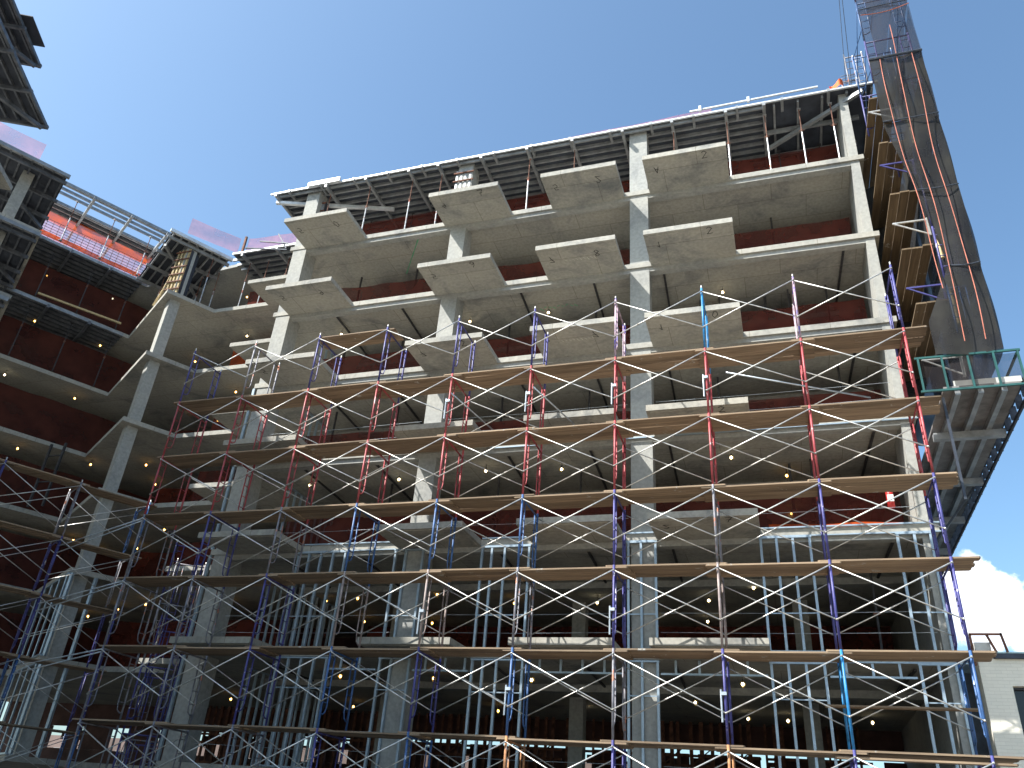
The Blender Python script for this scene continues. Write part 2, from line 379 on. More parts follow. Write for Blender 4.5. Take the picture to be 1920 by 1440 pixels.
BALC = [(-14.22, -11.32), (-7.74, -4.90), (-3.22, -0.40), (0.56, 3.47)]
NUMS = {(0, 1): '50', (1, 1): '47', (2, 1): '52', (3, 1): 'A2', (0, 2): '59', (1, 2): '59', (2, 2): '78', (3, 2): '12',
        (0, 3): '57', (1, 3): '72', (2, 3): '27', (3, 3): '10', (2, 4): '08', (3, 4): '72', (2, 5): '21', (3, 5): '27'}
GLY = {
 '0': [[(.2, 0), (0, .4), (.2, 1), (.45, .9), (.5, .4), (.2, 0)]],
 '1': [[(.1, .7), (.35, 1), (.3, .5), (.32, 0)]],
 '2': [[(0, .8), (.25, 1), (.5, .75), (.1, .1), (.0, 0), (.55, .05)]],
 '4': [[(.35, 1), (0, .4), (.55, .4)], [(.42, .75), (.36, 0)]],
 '5': [[(.55, 1), (.12, .97), (.08, .6), (.4, .62), (.5, .3), (.3, .02), (0, .1)]],
 '7': [[(0, .95), (.55, 1), (.28, .5), (.15, 0)], [(.05, .5), (.45, .55)]],
 '8': [[(.5, .85), (.2, 1), (.1, .75), (.5, .3), (.3, 0), (.05, .2), (.45, .7), (.5, .85)]],
 '9': [[(.5, .75), (.25, 1), (.05, .7), (.3, .5), (.5, .75), (.4, .3), (.2, 0)]],
 'A': [[(0, 0), (.28, 1), (.5, 0)], [(.1, .35), (.55, .4)]],
}
def scribble(m_, ch, x, y, z, sc, flip=1, th=.022):
    for st in GLY[ch]:
        pts = [(x + px * sc, y + flip * py * sc, z) for px, py in st]
        for a, b in zip(pts, pts[1:]): m_.bar((a[0], a[1], z), (b[0], b[1], z), th, .004)
for k in range(1, 7):
    for bi, (x0, x1) in enumerate(BALC):
        z1 = Z[k] + .004; th = .21
        mb = MB()
        # a shallow drip rebate runs round the underside
        mb.box(x0, x1, 1.80, 3.498, z1 - th + .02, z1)
        mb.box(x0 + .10, x1 - .10, 1.90, 3.496, z1 - th, z1 - th + .0195)
        bo = mb.build('balcony', CONC, bld)
        s2 = MB(); nm = NUMS.get((bi, k))
        if nm:
            scribble(s2, nm[0], x0 + .35, 2.25, z1 - th - .004, .30)
            scribble(s2, nm[1], x1 - .85, 2.2, z1 - th - .004, .34, -1 if bi % 2 else 1)
            s2.build('painted_number', MARK, bo)
        if (bi, k) in ((2, 2), (2, 3)):
            s3 = MB()
            for q in range(9): s3.bar((x0 + .9 + q * .13, 2.5 + R.uniform(0, .05), z1 - th - .004), (x0 + .96 + q * .13, 2.62 + R.uniform(-.05, .05), z1 - th - .004), .014, .003)
            s3.build('chalk_note', CHALK, bo)
    # corner balcony in the recess
    mb = MB(); mb.box(-18.25, -14.96, 5.2, 6.928, Z[k] + .004 - .19, Z[k] + .004); mb.box(-18.15, -14.97, 5.3, 6.926, Z[k] - .206, Z[k] - .1865)
    bo = mb.build('balcony', CONC, bld)
    s2 = MB(); scribble(s2, '5', -17.6, 5.8, Z[k] - .21, .3); scribble(s2, '2', -16.6, 7.6, Z[k] - TH - .004, .3); s2.build('painted_number', MARK, bo)
# columns
def col_box(x0, x1, y0, y1, k, m=CONC_S):
    mb = MB(); mb.box(x0, x1, y0, y1, Z[k] + .003, Z[k - 1] - TH - .003); return mb.build('column', m, bld)
for k in range(1, 8):
    zt = Z[k - 1]
    if k == 1:
        top = 26.05
    col_box(-.2, .48, 3.56, 4.05, k); col_box(-7.47, -6.82, 3.56, 4.25, k); col_box(-14.8, -14.15, 3.53, 4.3, k)
    # end wall pier and side wall of the right end
    mb = MB(); mb.box(7.56, 7.84, 3.56, 5.2, Z[k] + .003, Z[k - 1] - TH - .003); mb.build('end_wall', CONC_S, bld)
    mb = MB(); mb.box(7.70, 7.82, 5.22, 16.9, Z[k] + .003, Z[k - 1] - TH - .003); mb.build('end_wall', CONC_S, bld)
    for x, y in ((-3.6, 10.2), (4.2, 10.2), (-11, 10.2)): col_box(x, x + .5, y, y + .5, k)
    # nose columns, turned with the wing
    for (nx, ny) in (N1, (N2[0], N2[1])):
        c = Vector((nx, ny, 0)) + Vector((-.845, .533, 0)) * (.62 if nx > -24 else 1.2) + Dw * (.55 if nx > -24 else -1.4)
        mb = MB(); q = [c - Nw * .28 - Dw * .24, c + Nw * .28 - Dw * .24, c + Nw * .28 + Dw * .24, c - Nw * .28 + Dw * .24]
        mb.prism([(p.x, p.y) for p in q], Z[k] + .003, Z[k - 1] - TH - .003); mb.build('column', CONC_S, bld)
# ground floor
for x in (-.2, -7.47, -14.8):
    mb = MB(); mb.box(x, x + .66, 3.56, 4.2, -.247, Z[7] - TH - .003); mb.build('column', CONC_S, bld)
mb = MB(); mb.box(7.56, 7.84, 3.56, 5.2, -.247, Z[7] - TH - .003); mb.build('end_wall', CONC_S, bld)
# green marking spray on two soffits
mb = MB()
for i in range(14):
    a = (-10.6 + i * .12, 6.1 - i * .17); mb.bar((a[0], a[1], Z[1] - TH - .004), (a[0] + .14, a[1] - .2, Z[1] - TH - .004), R.uniform(.02, .05), .004)
for i in range(9):
    mb.bar((-4 + i * .17, 5.2, Z[2] - TH - .004), (-3.9 + i * .17, 5.2 + R.uniform(-.1, .2), Z[2] - TH - .004), .03, .004)
mb.build('spray_mark', GRNSPRAY, bld)
# pipes hung on the soffits
mb = MB()
for k in range(2, 7):
    for x in (-12.2, -9.3, -4.4, -1.6, .95, 6.9): MB().bar((x, 3.95, Z[k] - TH - .09), (x - .15, 7.4, Z[k] - TH - .09), .07, .05).build('drain_pipe', JACKD, bld)

# rear walls added far inside to shut out sky and light
mb = MB()
for k in range(1, 7):
    mb.box(-36, 7.69, 16.2, 16.35, Z[k] + .01, Z[k - 1] - TH - .01)
    a = wp(-12, -11.2); b = wp(16.2, -11.2)
    mb.bar((*a[:2], (Z[k] + Z[k - 1] - TH) / 2), (*b[:2], (Z[k] + Z[k - 1] - TH) / 2), .15, Z[k - 1] - Z[k] - TH - .02)
mb.box(-14, 7.69, 16.2, 16.35, 5.2, Z[6] - TH - .01); mb.box(-36, -14.0, 16.2, 16.35, 4.95, Z[6] - TH - .01); mb.box(-36, 7.69, 16.2, 16.35, Z[7] + .01, 3.9)
x = -36
while x < 7: w_ = R.uniform(.15, 2.6); mb.box(x, x + w_, 16.2, 16.35, 3.91, 4.94); x += w_ + R.choice((.2, .35, .5, 1.1)); mb.box(x - .3, x + .3, 16.22, 16.33, 4.3 + R.uniform(0, .3), 4.40 + R.uniform(.3, .4))
mb.build('blocking_wall', mat('block_dark', (.10, .055, .05), .95, 0, .3, 1), bld)

# steel stud framing on the lower floors
def stud_panel(xs, y, z0, z1, rail=True, name='stud_panel'):
    mb = MB()
    for x in xs: mb.box(x - .033, x + .033, y, y + .09, z0 + .05, z1 - .05)
    mb.box(min(xs) - .05, max(xs) + .05, y - .01, y + .10, z0 + .004, z0 + .05); mb.box(min(xs) - .05, max(xs) + .05, y - .01, y + .10, z1 - .05, z1 - .004)
    if rail:
        for zz in (z0 + 1.0, z0 + 2.2): mb.box(min(xs), max(xs), y + .03, y + .05, zz, zz + .03)
    return mb.build(name, STUD, bld)
GROUPS = [[-.27, .1, .52], [3.45, 3.87, 4.30, 4.74], [6.95, 7.36, 7.75], [-4.82, -4.5, -4.08, -3.3], [-7.78, -7.42, -6.82], [-11.35, -10.95, -10.5, -10.05, -9.6]]
for k in (6, 7):
    for gidx, xs in enumerate(GROUPS):
        stud_panel(xs, 3.44, Z[k] + .003, Z[k - 1] - TH - .03)
for xs in GROUPS: stud_panel(xs, 3.44, -.24, Z[7] - TH - .03)
# header frames above the wide openings of the sixth storey
for xa, xb in ((.6, 3.35), (4.85, 6.85), (-3.2, -.4), (-6.7, -4.95), (-9.5, -7.9)):
    mb = MB(); z0 = Z[6] - TH - .40; z1 = Z[6] - TH - .02
    mb.box(xa, xb, 3.46, 3.54, z0, z0 + .05); x = xa + .4
    while x < xb: mb.box(x - .03, x + .03, 3.47, 3.53, z0 + .05, z1); x += .62
    mb.build('header_frame', STUD, bld)
# steel angles along slab edges
for k, xa, xb in ((5, 3.5, 8.02), (5, -4.85, -3.25), (5, -.38, .5), (4, 1.2, 8.02), (4, -4.8, -3.3), (4, -.35, .54), (6, 3.5, 8.02), (5, -11.2, -7.8)):
    mb = MB(); mb.box(xa, xb, 3.44, 3.50, Z[k] + .005, Z[k] + .045); mb.box(xa, xb, 3.445, 3.497, Z[k] - .24, Z[k] - .205); mb.build('edge_angle', STUD, bld)
# stud partitions running back beside the third column
for k in (3, 4, 5, 6, 7):
    mb = MB(); z0 = Z[k] + .004; z1 = Z[k - 1] - TH - .01; y = 5.6
    while y < 10.6: mb.box(-13.85, -13.76, y, y + .05, z0 + .04, z1 - .04); y += .42
    mb.box(-13.86, -13.75, 5.6, 10.6, z0, z0 + .04); mb.box(-13.86, -13.75, 5.6, 10.6, z1 - .04, z1)
    if k >= 4: mb.box(-15.0, -14.9, 3.5, 3.58, z0, z1); mb.box(-15.0, -14.9, 4.6, 4.68, z0, z1)
    mb.build('stud_partition', STUD, bld)
for k in (6, 7):
    mb = MB(); z0 = Z[k] + .004; z1 = Z[k - 1] - TH - .01; c = Vector((*N1, 0)); e = Vector((-.845, .533, 0))
    for i in range(5):
        q = c + e * (.12 + i * 1.2); mb.bar((q.x, q.y, z0), (q.x, q.y, z1), .04, .07, (0, 1, 0))
    q2 = c + e * 5.4; mb.bar((c.x, c.y, z1 - .05), (q2.x, q2.y, z1 - .05), .09, .06); mb.bar((c.x, c.y, z0 + .03), (q2.x, q2.y, z0 + .03), .09, .06)
    for i in range(2):
        q = c + Dw * (.12 + i * .9); mb.bar((q.x, q.y, z0), (q.x, q.y, z1), .12, .10, (0, 1, 0))
    mb.build('stud_partition', STUD, bld)

# ------------------------------------------------------------------ safety netting
def hang(p, q, z0, z1, m, name, label, group, sag=.05, nseg=None, lean=0.0):
    p = Vector((*p, 0)); q = Vector((*q, 0)); L_ = (q - p).length; d = (q - p).normalized(); nn = Vector((d.y, -d.x, 0)); nseg = nseg or max(4, int(L_ / .35)); ph = R.uniform(0, 50)
    def fn(u, v):
        c = p + d * (L_ * u); w = mnoise.noise(Vector((u * L_ * .7 + ph, v * 1.2, ph))) * .09 + mnoise.noise(Vector((u * L_ * 2.2 + ph, v * .5, 3))) * .035
        z = z0 + (z1 - z0) * v - (sag * abs(math.sin(u * L_ * math.pi / 2.4)) * v)
        c = c + nn * (w + lean * v); return (c.x, c.y, z)
    mb = MB(); mb.sheet(fn, nseg, 5); return tag(mb.build(name, m, smooth=True), label, 'safety net', group)
STOREY = ['', 'top', 'second', 'third', 'fourth', 'fifth', 'sixth', 'bottom']
for k in range(1, 6):
    hang((-13.6, 5.6), (7.5, 5.6), Z[k] + .01, Z[k] + [0, 2.75, 2.5, 2.25, 1.95, 2.1][k], NET_DR, 'safety_net', 'dark red netting along the slab edge of the %s open storey of the sunlit block' % STOREY[k], 'edge nets of the sunlit block')
for k in range(1, 7):
    hang((-21.0, 8.6), (-14.9, 8.6), Z[k] + .01, Z[k] + (2.3 if k in (2,) else 2.2), NET_OR if k in (2,) else NET_DR, 'safety_net',
         '%s netting in the shaded corner recess, %s open storey' % ('bright orange' if k == 2 else 'dark red', STOREY[k]), 'nets in the corner recess')
    a = wp(-12, -1.0); b = wp(4.5, -1.0)
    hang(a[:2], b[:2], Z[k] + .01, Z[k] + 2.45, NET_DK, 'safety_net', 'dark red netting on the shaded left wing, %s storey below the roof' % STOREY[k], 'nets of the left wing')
for k in (4, 5, 6):
    hang((-13.4, 12.8), (7.5, 12.8), Z[k] + .01, Z[k] + 2.9, NET_DR, 'safety_net', 'dull red netting hung deep inside the %s storey of the sunlit block' % STOREY[k], 'nets deep inside the lower storeys')
for k in (3, 4, 5, 6):
    hang((-26, 11.6), (-15.5, 13.2), Z[k] + .01, Z[k] + 2.9, NET_DR, 'safety_net', 'dull red netting hung deep behind the corner recess, %s storey' % STOREY[k], 'nets deep behind the corner')
# bright orange folded pieces
hang((5.2, 4.6), (7.3, 4.5), Z[3] + .01, Z[3] + .45, NET_OR, 'orange_sheet', 'low orange sheet lying behind the red net, third open storey right end', None)
hang((3.7, 4.5), (7.3, 4.5), Z[5] + .03, Z[5] + .5, NET_OR, 'orange_sheet', 'long bright orange sheet on the fifth storey floor at the right end', None)
# pink guard nets along the roof edges
def guard_net(p, q, z, h, label):
    t = hang(p, q, z, z + h, NET_PK, 'guard_net', label, 'pink guard nets on the roof edges', sag=.03); 
    return t
guard_net((-20.6, 7.0), (-15.2, 7.3), 26.5, 1.0, 'pink guard net on the roof edge above the corner recess')
guard_net(N1, (-21.0, 6.9), 26.5, 1.0, 'short pink guard net beside the corner tip of the roof')
guard_net((-15.5, 4.35), (3.0, 4.15), 26.5, .95, 'long thin pink guard net running above the sunlit roof edge')
guard_net((-26.2, -.9), (-30.0, -7.4), 26.6, 1.0, 'pink guard net above the dark formwork box at the left edge')
for (x, y, lb) in ((-20.75, 6.95, 'dark post holding the pink net near the corner tip'), (-16.9, 7.2, 'small dark post between the two pink corner nets')):
    mb = MB(); mb.bar((x, y, 26.4), (x, y, 27.6), .1); tag(mb.build('net_post', RUSTJ), lb, 'post', 'posts of the pink guard nets')

# ------------------------------------------------------------------ formwork
def deck(name, label, poly, z, joists, strs, group='formwork decks', al=None):
    al = al or ALU
    """plywood on joists on stringers; joists/strs = lists of (p, q)"""
    cx = sum(p[0] for p in poly) / len(poly); cy_ = sum(p[1] for p in poly) / len(poly)
    t = thing(name, label, 'formwork', (cx, cy_, z - .4), group)
    if poly: MB().prism(poly, z, z + .025).build('plywood', PLYD, t)
    for p, q in joists: MB().bar((*p, z - .075), (*q, z - .075), .075, .14).build('joist', al, t)
    for p, q in strs: MB().bar((*p, z - .23), (*q, z - .23), .11, .16).build('stringer', al, t)
    return t
SX = [-16.2, -13.64, -11.67, -9.62, -8.26, -6.33, -4.34, -2.44, -.41, 1.52, 3.54, 4.93, 6.3, 7.6]
js = []
for i in range(15):
    y = 3.42 + i * .36; js.append(((-16.3 if y < 6.6 else -14.9, y), (5.0, y)))
for i in range(5):
    x = 5.3 + i * .85; js.append(((x, 3.4), (x, 9.0)))
rd = deck('formwork_deck', 'long aluminium and plywood formwork deck crowning the sunlit block', [(-16.45, 3.32), (8.75, 3.32), (8.75, back), (-14.9, back), (-14.9, 7.0), (-16.45, 7.0)], 26.27,
          js, [((x, 3.1), (x, 9.2)) for x in SX[:12]] + [((4.9, y), (8.3, y)) for y in (4.6, 5.9, 7.2)])
MB().box(-16.6, 8.9, 3.24, 3.31, 26.24, 26.31).build('edge_strip', ALUL, rd)
MB().box(-14.6, -13.0, 3.10, 3.215, 26.2, 26.42).build('edge_strip', ALUL, rd)
MB().bar((-16.35, 3.45, 25.9), (-11.2, 5.1, 25.9), .13, .15).build('diagonal_beam', ALUL, rd)
MB().bar((8.35, 3.25, 25.93), (4.95, 5.2, 25.75), .13, .15).build('diagonal_beam', ALU, rd)
MB().box(-16.4, 8.7, 3.42, 3.47, 26.30, 26.42).build('edge_form', TIMB, rd)
for i, x in enumerate([-15.6 + 1.63 * q for q in range(15)]): MB().bar((x, 3.16, 26.2), (x, 3.75, 26.2), .10, .14).build('outrigger', ALU, rd)
# second strip of deck under the columns' head
# nose deck
e = Vector((-.845, .533, 0)); nc = Vector((-22.85, 4.35, 0))
def nose_deck(nc, z, label, name='formwork_deck', L1=5.4, L2=3.0):
    AL_ = ALU if nc.x > -24 and nc.y > 3 else ALUD  # left boxes take joist and strip copies darkened for shade
    js = []; 
    for i in range(8):
        s0 = nc + Dw * (.1 + i * (L2 - .2) / 7); s1 = s0 + e * L1; js.append(((s0.x, s0.y), (s1.x, s1.y)))
    st = []
    for i in range(4):
        s0 = nc + e * (.3 + i * (L1 - .6) / 3) - Dw * .12; s1 = s0 + Dw * (L2 + .2); st.append(((s0.x, s0.y), (s1.x, s1.y)))
    pl = [nc, nc + Dw * L2, nc + Dw * L2 + e * L1, nc + e * L1]
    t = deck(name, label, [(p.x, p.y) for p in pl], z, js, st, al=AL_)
    a = nc - Dw * .12; b = nc + Dw * (L2 + .1)
    MB().bar((a.x, a.y, z - .04), (b.x, b.y, z - .04), .16, .17).build('edge_strip', ALUL if AL_ is ALU else ALU, t)
    a = nc + e * .9; b = nc + e * L1 * .8 + Dw * L2
    MB().bar((a.x, a.y, z - .38), (b.x, b.y, z - .38), .12, .14).build('diagonal_beam', AL_, t)
    return t
nose_deck(nc, 26.27, 'pointed formwork deck jutting out at the sunlit corner tip of the left wing')
nose_deck(Vector((-25.2, -.05, 0)) - Dw * 3.3, 26.25, 'dark formwork box cut by the left edge under the pink net', L2=3.3, L1=5.6)
nose_deck(Vector((-25.3, 0, 0)) - Dw * 3.3, 22.85, 'dark formwork box beside a grey column, just below the larger box at the left edge', L2=3.2, L1=5.3)
nose_deck(Vector((-25.4, 0, 0)) - Dw * 3.3, 19.42, 'lowest dark formwork box at the left edge, above the red netted storeys', L2=3.2, L1=5.3)
# recess deck
js = [((-21.2, 7.0 + i * .38), (-14.9, 7.0 + i * .38)) for i in range(10)]
rc = deck('formwork_deck', 'shaded formwork deck over the corner recess between tip and sunlit block', [(-21.0, 6.7), (-14.8, 6.7), (-14.8, 12), (-21.0, 12)], 26.25, js, [((x, 6.5), (x, 11.5)) for x in (-20.3, -18.3, -16.4)])
MB().box(-21.0, -15.1, 6.60, 6.69, 26.22, 26.31).build('edge_strip', ALUL, rc)
# wing decks: under slabs at two levels and the open one on top
def wing_deck(z, label, t0, t1, o0, o1, ply=True, nj=9, prot=.35):
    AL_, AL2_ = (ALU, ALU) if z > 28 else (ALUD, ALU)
    t = thing('formwork_deck', label, 'formwork', wp((t0 + t1) / 2, 0, z - .4), 'formwork decks')
    if ply: MB().prism([wp(t0, o1)[:2], wp(t1, o1)[:2], wp(t1, o0)[:2], wp(t0, o0)[:2]][::-1], z, z + .02).build('plywood', PLYD, t)
    for i in range(nj):
        o = o1 - .05 - i * .42; MB().bar(wp(t0, o, z - .075), wp(t1, o, z - .075), .08, .15).build('joist', AL_, t)
    s = t0 + .2
    while s < t1:
        MB().bar(wp(s, o1 + prot, z - .25), wp(s, o1 - 3.9, z - .25), .12, .18).build('stringer', AL_, t); s += 1.95
    MB().bar(wp(t0, o1 + .08, z - .05), wp(t1, o1 + .08, z - .05), .07, .16).build('edge_strip', AL2_, t)
    return t
wing_deck(29.45, 'open top formwork deck of bare joists on the left wing, sky between them', -6.2, .35, -4, .9, ply=False, nj=3)
t = wing_deck(29.43, 'closed strip of the top formwork deck over the orange net', -6.2, .35, -1.9, -1.0, nj=3, prot=.0)
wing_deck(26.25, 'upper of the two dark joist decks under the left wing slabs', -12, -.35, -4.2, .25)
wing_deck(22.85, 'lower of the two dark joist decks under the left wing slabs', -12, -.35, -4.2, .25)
MB().prism([wp(-12, .1)[:2], wp(-12, -12)[:2], (bl2.x, back), (-21, back), (-21, 7.6), wp(.0, -.1)[:2]], 26.30, 26.48).build('fresh_slab', CONC_S, bld)
# open storey on the wing: orange net band and pink mesh with bars
hang(wp(-6.6, -1.9)[:2], wp(.4, -1.9)[:2], 28.7, 29.4, NET_OR, 'safety_net', 'bright orange net band hanging under the open joists of the left wing', None)
hang(wp(-6.6, .1)[:2], wp(.0, .1)[:2], 26.50, 26.78, NET_OR, 'safety_net', 'low red net strip along the top slab edge of the left wing', None, sag=.02)
gn = hang(wp(-6.6, -.15)[:2], wp(.0, -.15)[:2], 26.5, 27.7, NET_PK, 'guard_net', 'pink see-through net behind the wire grid on the left wing', 'pink guard nets on the roof edges')
gd = thing('wire_grid', 'dark wire grid of reinforcing mesh standing in front of the pink net', 'mesh panel', wp(-3, 0, 26.5))
mb = MB(); s = -6.4
while s < .2: mb.bar(wp(s, 0, 26.5), wp(s, 0, 27.55), .016); s += .3
for i in range(7): mb.bar(wp(-6.5, 0, 26.6 + i * .16), wp(.1, 0, 26.6 + i * .17), .018)
mb.build('wire_mesh', RUSTJ, gd)
# near wing decks, top-left corner
def strip_deck(p0, z, label, wid, ln):
    pl = [p0, p0 + E1 * ln, p0 + E1 * ln + P1 * wid, p0 + P1 * wid]
    js = []; st = []
    for i in range(7):
        a = p0 + P1 * (.1 + i * .45); b_ = a + E1 * ln; js.append(((a.x, a.y), (b_.x, b_.y)))
    for i in range(5):
        a = p0 + E1 * (.15 + i * 1.9) - P1 * .25; b_ = a + P1 * (wid + .2); st.append(((a.x, a.y), (b_.x, b_.y)))
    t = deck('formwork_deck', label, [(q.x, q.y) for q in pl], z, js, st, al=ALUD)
    a = p0 - P1 * .05 - E1 * .1; b_ = p0 + E1 * ln
    MB().bar((a.x, a.y, z - .05), (b_.x, b_.y, z - .05), .12, .16).build('edge_strip', ALUD, t)
    a = p0 + E1 * .2 - P1 * .05; b_ = p0 + E1 * 3.4 + P1 * 2.6
    MB().bar((a.x, a.y, z - .36), (b_.x, b_.y, z - .36), .14, .16).build('diagonal_beam', ALUD, t)
    return t
strip_deck(Vector((-24.0, -2.65, 0)), 26.4, 'dark triangular-looking formwork deck in the top left corner, lower one', 3.2, 16)
strip_deck(Vector((-25.15, -3.4, 0)), 29.7, 'dark formwork deck in the top left corner, upper one with a jutting plywood sheet', 4.0, 15)
MB().prism([(-24.3, -3.95), (-23.6, -5.3), (-26.5, -6.8), (-27.2, -5.4)], 29.86, 29.9).build('plywood_sheet', PLYD, bld)

# roof slab timber form of columns
def post_shore(x, y, z0, z1, label, group, m=JACK, r=.028):
    t = thing('post_shore', label, 'post shore', (x, y, z0), group)
    zm = z0 + (z1 - z0) * .62
    MB().box(x - .08, x + .08, y - .08, y + .08, z0 + .002, z0 + .012).build('base_plate', m, t)
    MB().tube([(x, y, z0 + .01), (x, y, zm)], r, 8).build('outer_tube', m, t)
    MB().tube([(x, y, zm), (x, y, z1 - .01)], r * .72, 8).build('inner_tube', RUSTJ if m is JACK else m, t)
    mb = MB(); mb.tube([(x, y, zm - .09), (x, y, zm + .03)], r * 1.5, 8); mb.bar((x - .1, y, zm - .02), (x + .1, y, zm - .02), .015); mb.build('collar', RUSTJ, t)
    mb = MB(); mb.box(x - .07, x + .07, y - .07, y + .07, z1 - .012, z1 - .002); mb.build('head_plate', m, t)
    return t
XS = [-13.64, -11.67, -9.62, -8.26, -4.34, -2.44, 1.52, 3.54, 4.93, 6.15, 7.25]
for i, x in enumerate(XS):
    post_shore(x, 3.62, Z[1], 26.27 - .31, 'steel post shore at the roof slab edge of the sunlit block, %s from the left' % ORD[i + 1], 'post shores at the roof edge')
for i, x in enumerate([-12.6, -10.5, -8.9, -6.3, -3.4, -1.5, 2.5, 5.4, 6.9]):
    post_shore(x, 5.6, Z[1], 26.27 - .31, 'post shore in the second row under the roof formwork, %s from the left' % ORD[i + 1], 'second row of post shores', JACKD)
c0 = Vector((*N1, 0))
for i, (a, b_) in enumerate(((.2, 1.6), (1.1, 2.3), (1.5, .3), (2.6, .3), (3.6, .3), (2.2, 1.8), (4.4, .5))):
    q = c0 + e * a + Dw * b_; post_shore(q.x, q.y, Z[1], 26.27 - .31, 'post shore around the corner tip of the left wing, %s from the right' % ORD[i + 1], 'post shores at the corner tip')
for i, x in enumerate((-20.2, -19.1, -17.9, -16.7)):
    post_shore(x, 7.15, Z[1], 26.25 - .31, 'post shore under the recess formwork, %s from the left' % ORD[i + 1], 'post shores in the recess')
for lv, (zb, zt, nm) in enumerate(((26.48, 29.1, 'open top'), (Z[1], 25.9, 'upper netted'), (Z[2], 22.5, 'lower netted'))):
    for i in range(4):
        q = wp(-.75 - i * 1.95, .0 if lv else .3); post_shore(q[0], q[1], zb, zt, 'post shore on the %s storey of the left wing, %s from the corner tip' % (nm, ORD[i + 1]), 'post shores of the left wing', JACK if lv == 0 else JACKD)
# boxed column head forms under the roof
for i, (x, y) in enumerate(((-7.2, 3.9), (-14.4, 4.2), (c0.x - .3, c0.y + .85), (.15, 6.0))):
    t = thing('column_form', ['timber boxed column form in the middle of the roof storey', 'timber column form at the left end of the roof storey', 'tall timber column form tied with bars at the corner tip', 'timber column form behind the tallest pale column'][i], 'column form', (x, y, Z[1]), 'column forms')
    for k in range(4):
        MB().box(x - .36 + k * .2, x - .27 + k * .2, y - .36, y - .27, Z[1] + .01, 25.9).build('timber_upright', TIMB if i == 2 else ALU, t)
    MB().box(x - .34, x + .34, y - .265, y + .3, Z[1] + .005, 25.92).build('plywood_box', PLYD, t)
    mb = MB()
    for q in range(6): mb.box(x - .45, x + .45, y - .42, y - .37, Z[1] + .35 + q * .45, Z[1] + .40 + q * .45)
    mb.build('clamp', RUSTJ, t)
for i in range(3):
    q = c0 + e * (2.2 + i * .35) + Dw * .1
    mb = MB(); mb.bar((q.x, q.y, Z[1] + .1 + i * .2), (q.x + 1.3, q.y - .7, 25.6 - i * .5), .09, .05)
    tag(mb.build('timber_prop', TIMB), 'leaning yellow timber prop left of the corner tip, %s from the left' % ORD[3 - i], 'timber prop', 'leaning timber props')
# wing diagonal timbers
mb = MB(); mb.bar(wp(-4.6, .1, 23.3), wp(-.6, .1, 23.25 + .25), .09, .09); tag(mb.build('timber_rail', TIMB), 'pale timber rail crossing the red net of the left wing', 'rail')

# dark reshores inside lower storeys
n = 0
for k in range(2, 7):
    for x in (-12.9, -9.9, -5.6, -2.2, 1.9, 2.4, 5.1, 6.6):
        if R.random() < (.85 if k < 5 else .5):
            xx = x + R.uniform(-.3, .3)
            n += 1
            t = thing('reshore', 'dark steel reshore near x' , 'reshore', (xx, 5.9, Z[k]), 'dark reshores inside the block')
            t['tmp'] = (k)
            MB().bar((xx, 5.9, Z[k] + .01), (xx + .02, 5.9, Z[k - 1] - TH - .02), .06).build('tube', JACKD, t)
            MB().box(xx - .08, xx + .1, 5.82, 5.98, Z[k] + 1.55, Z[k] + 1.62).build('collar', RUSTJ, t)
cnt = {}
for o in [o for o in COL.objects if 'tmp' in o]:
    k = int(o['tmp']); cnt[k] = cnt.get(k, 0) + 1
    o['label'] = 'dark steel reshore inside the %s storey of the sunlit block, %s from the left' % (STOREY[k], ORD[cnt[k]]); del o['tmp']
# shoring frames of tied posts (ladder-like) seen in openings
for i, (x, k) in enumerate(((4.3, 3), (4.5, 5), (-28, 4))):
    mb = MB(); y = 6.2 if x > 0 else 6.5
    for a in (0, .85): mb.bar((x + a, y, Z[k] + .01), (x + a, y, Z[k - 1] - TH - .01), .09)
    for zz in (1.2, 2.5): mb.bar((x, y, Z[k] + zz), (x + .85, y, Z[k] + zz), .05)
    tag(mb.build('shoring_frame', JACKD), ['dark shoring frame standing in the third open storey, right half', 'dark shoring frame in the fifth storey, right half', 'dark shoring frame in the shaded left wing'][i], 'shoring frame')

# ------------------------------------------------------------------ scaffold
BX = 2.4843; SD = 1.46
JZ = [15.62, 13.60, 11.58, 9.57, 7.58, 5.59, 3.61, 1.61, GZ]
COLS = [3, 2, 1, 0, -1, -2, -3, -4, -5, -6]
FC = [
 ['indigo', 'pink', 'azure', 'pink', 'indigo', 'indigo', 'indigo', 'indigo', 'grey', 'indigo'],
 ['red', 'red', 'red', 'red', 'red', 'red', 'red', 'red', 'red', 'red'],
 ['red', 'red', 'red', 'red', 'red', 'red', 'red', 'red', 'red', 'red'],
 ['indigo', 'indigo', 'grey', 'indigo', 'blue', 'blue', 'blue', 'grey', 'indigo', 'grey'],
 ['indigo', 'indigo', 'brown', 'indigo', 'grey', 'brown', 'brown', 'indigo', 'grey', 'grey'],
 ['blue', 'azure', 'indigo', 'grey', 'blue', 'indigo', 'blue', 'indigo', 'grey', 'grey'],
 ['indigo', 'indigo', 'rust', 'indigo', 'rust', 'blue', 'indigo', 'grey', 'grey', 'grey'],
 ['indigo', 'blue', 'brown', 'grey', 'indigo', 'grey', 'indigo', 'grey', 'grey', 'grey'],
]
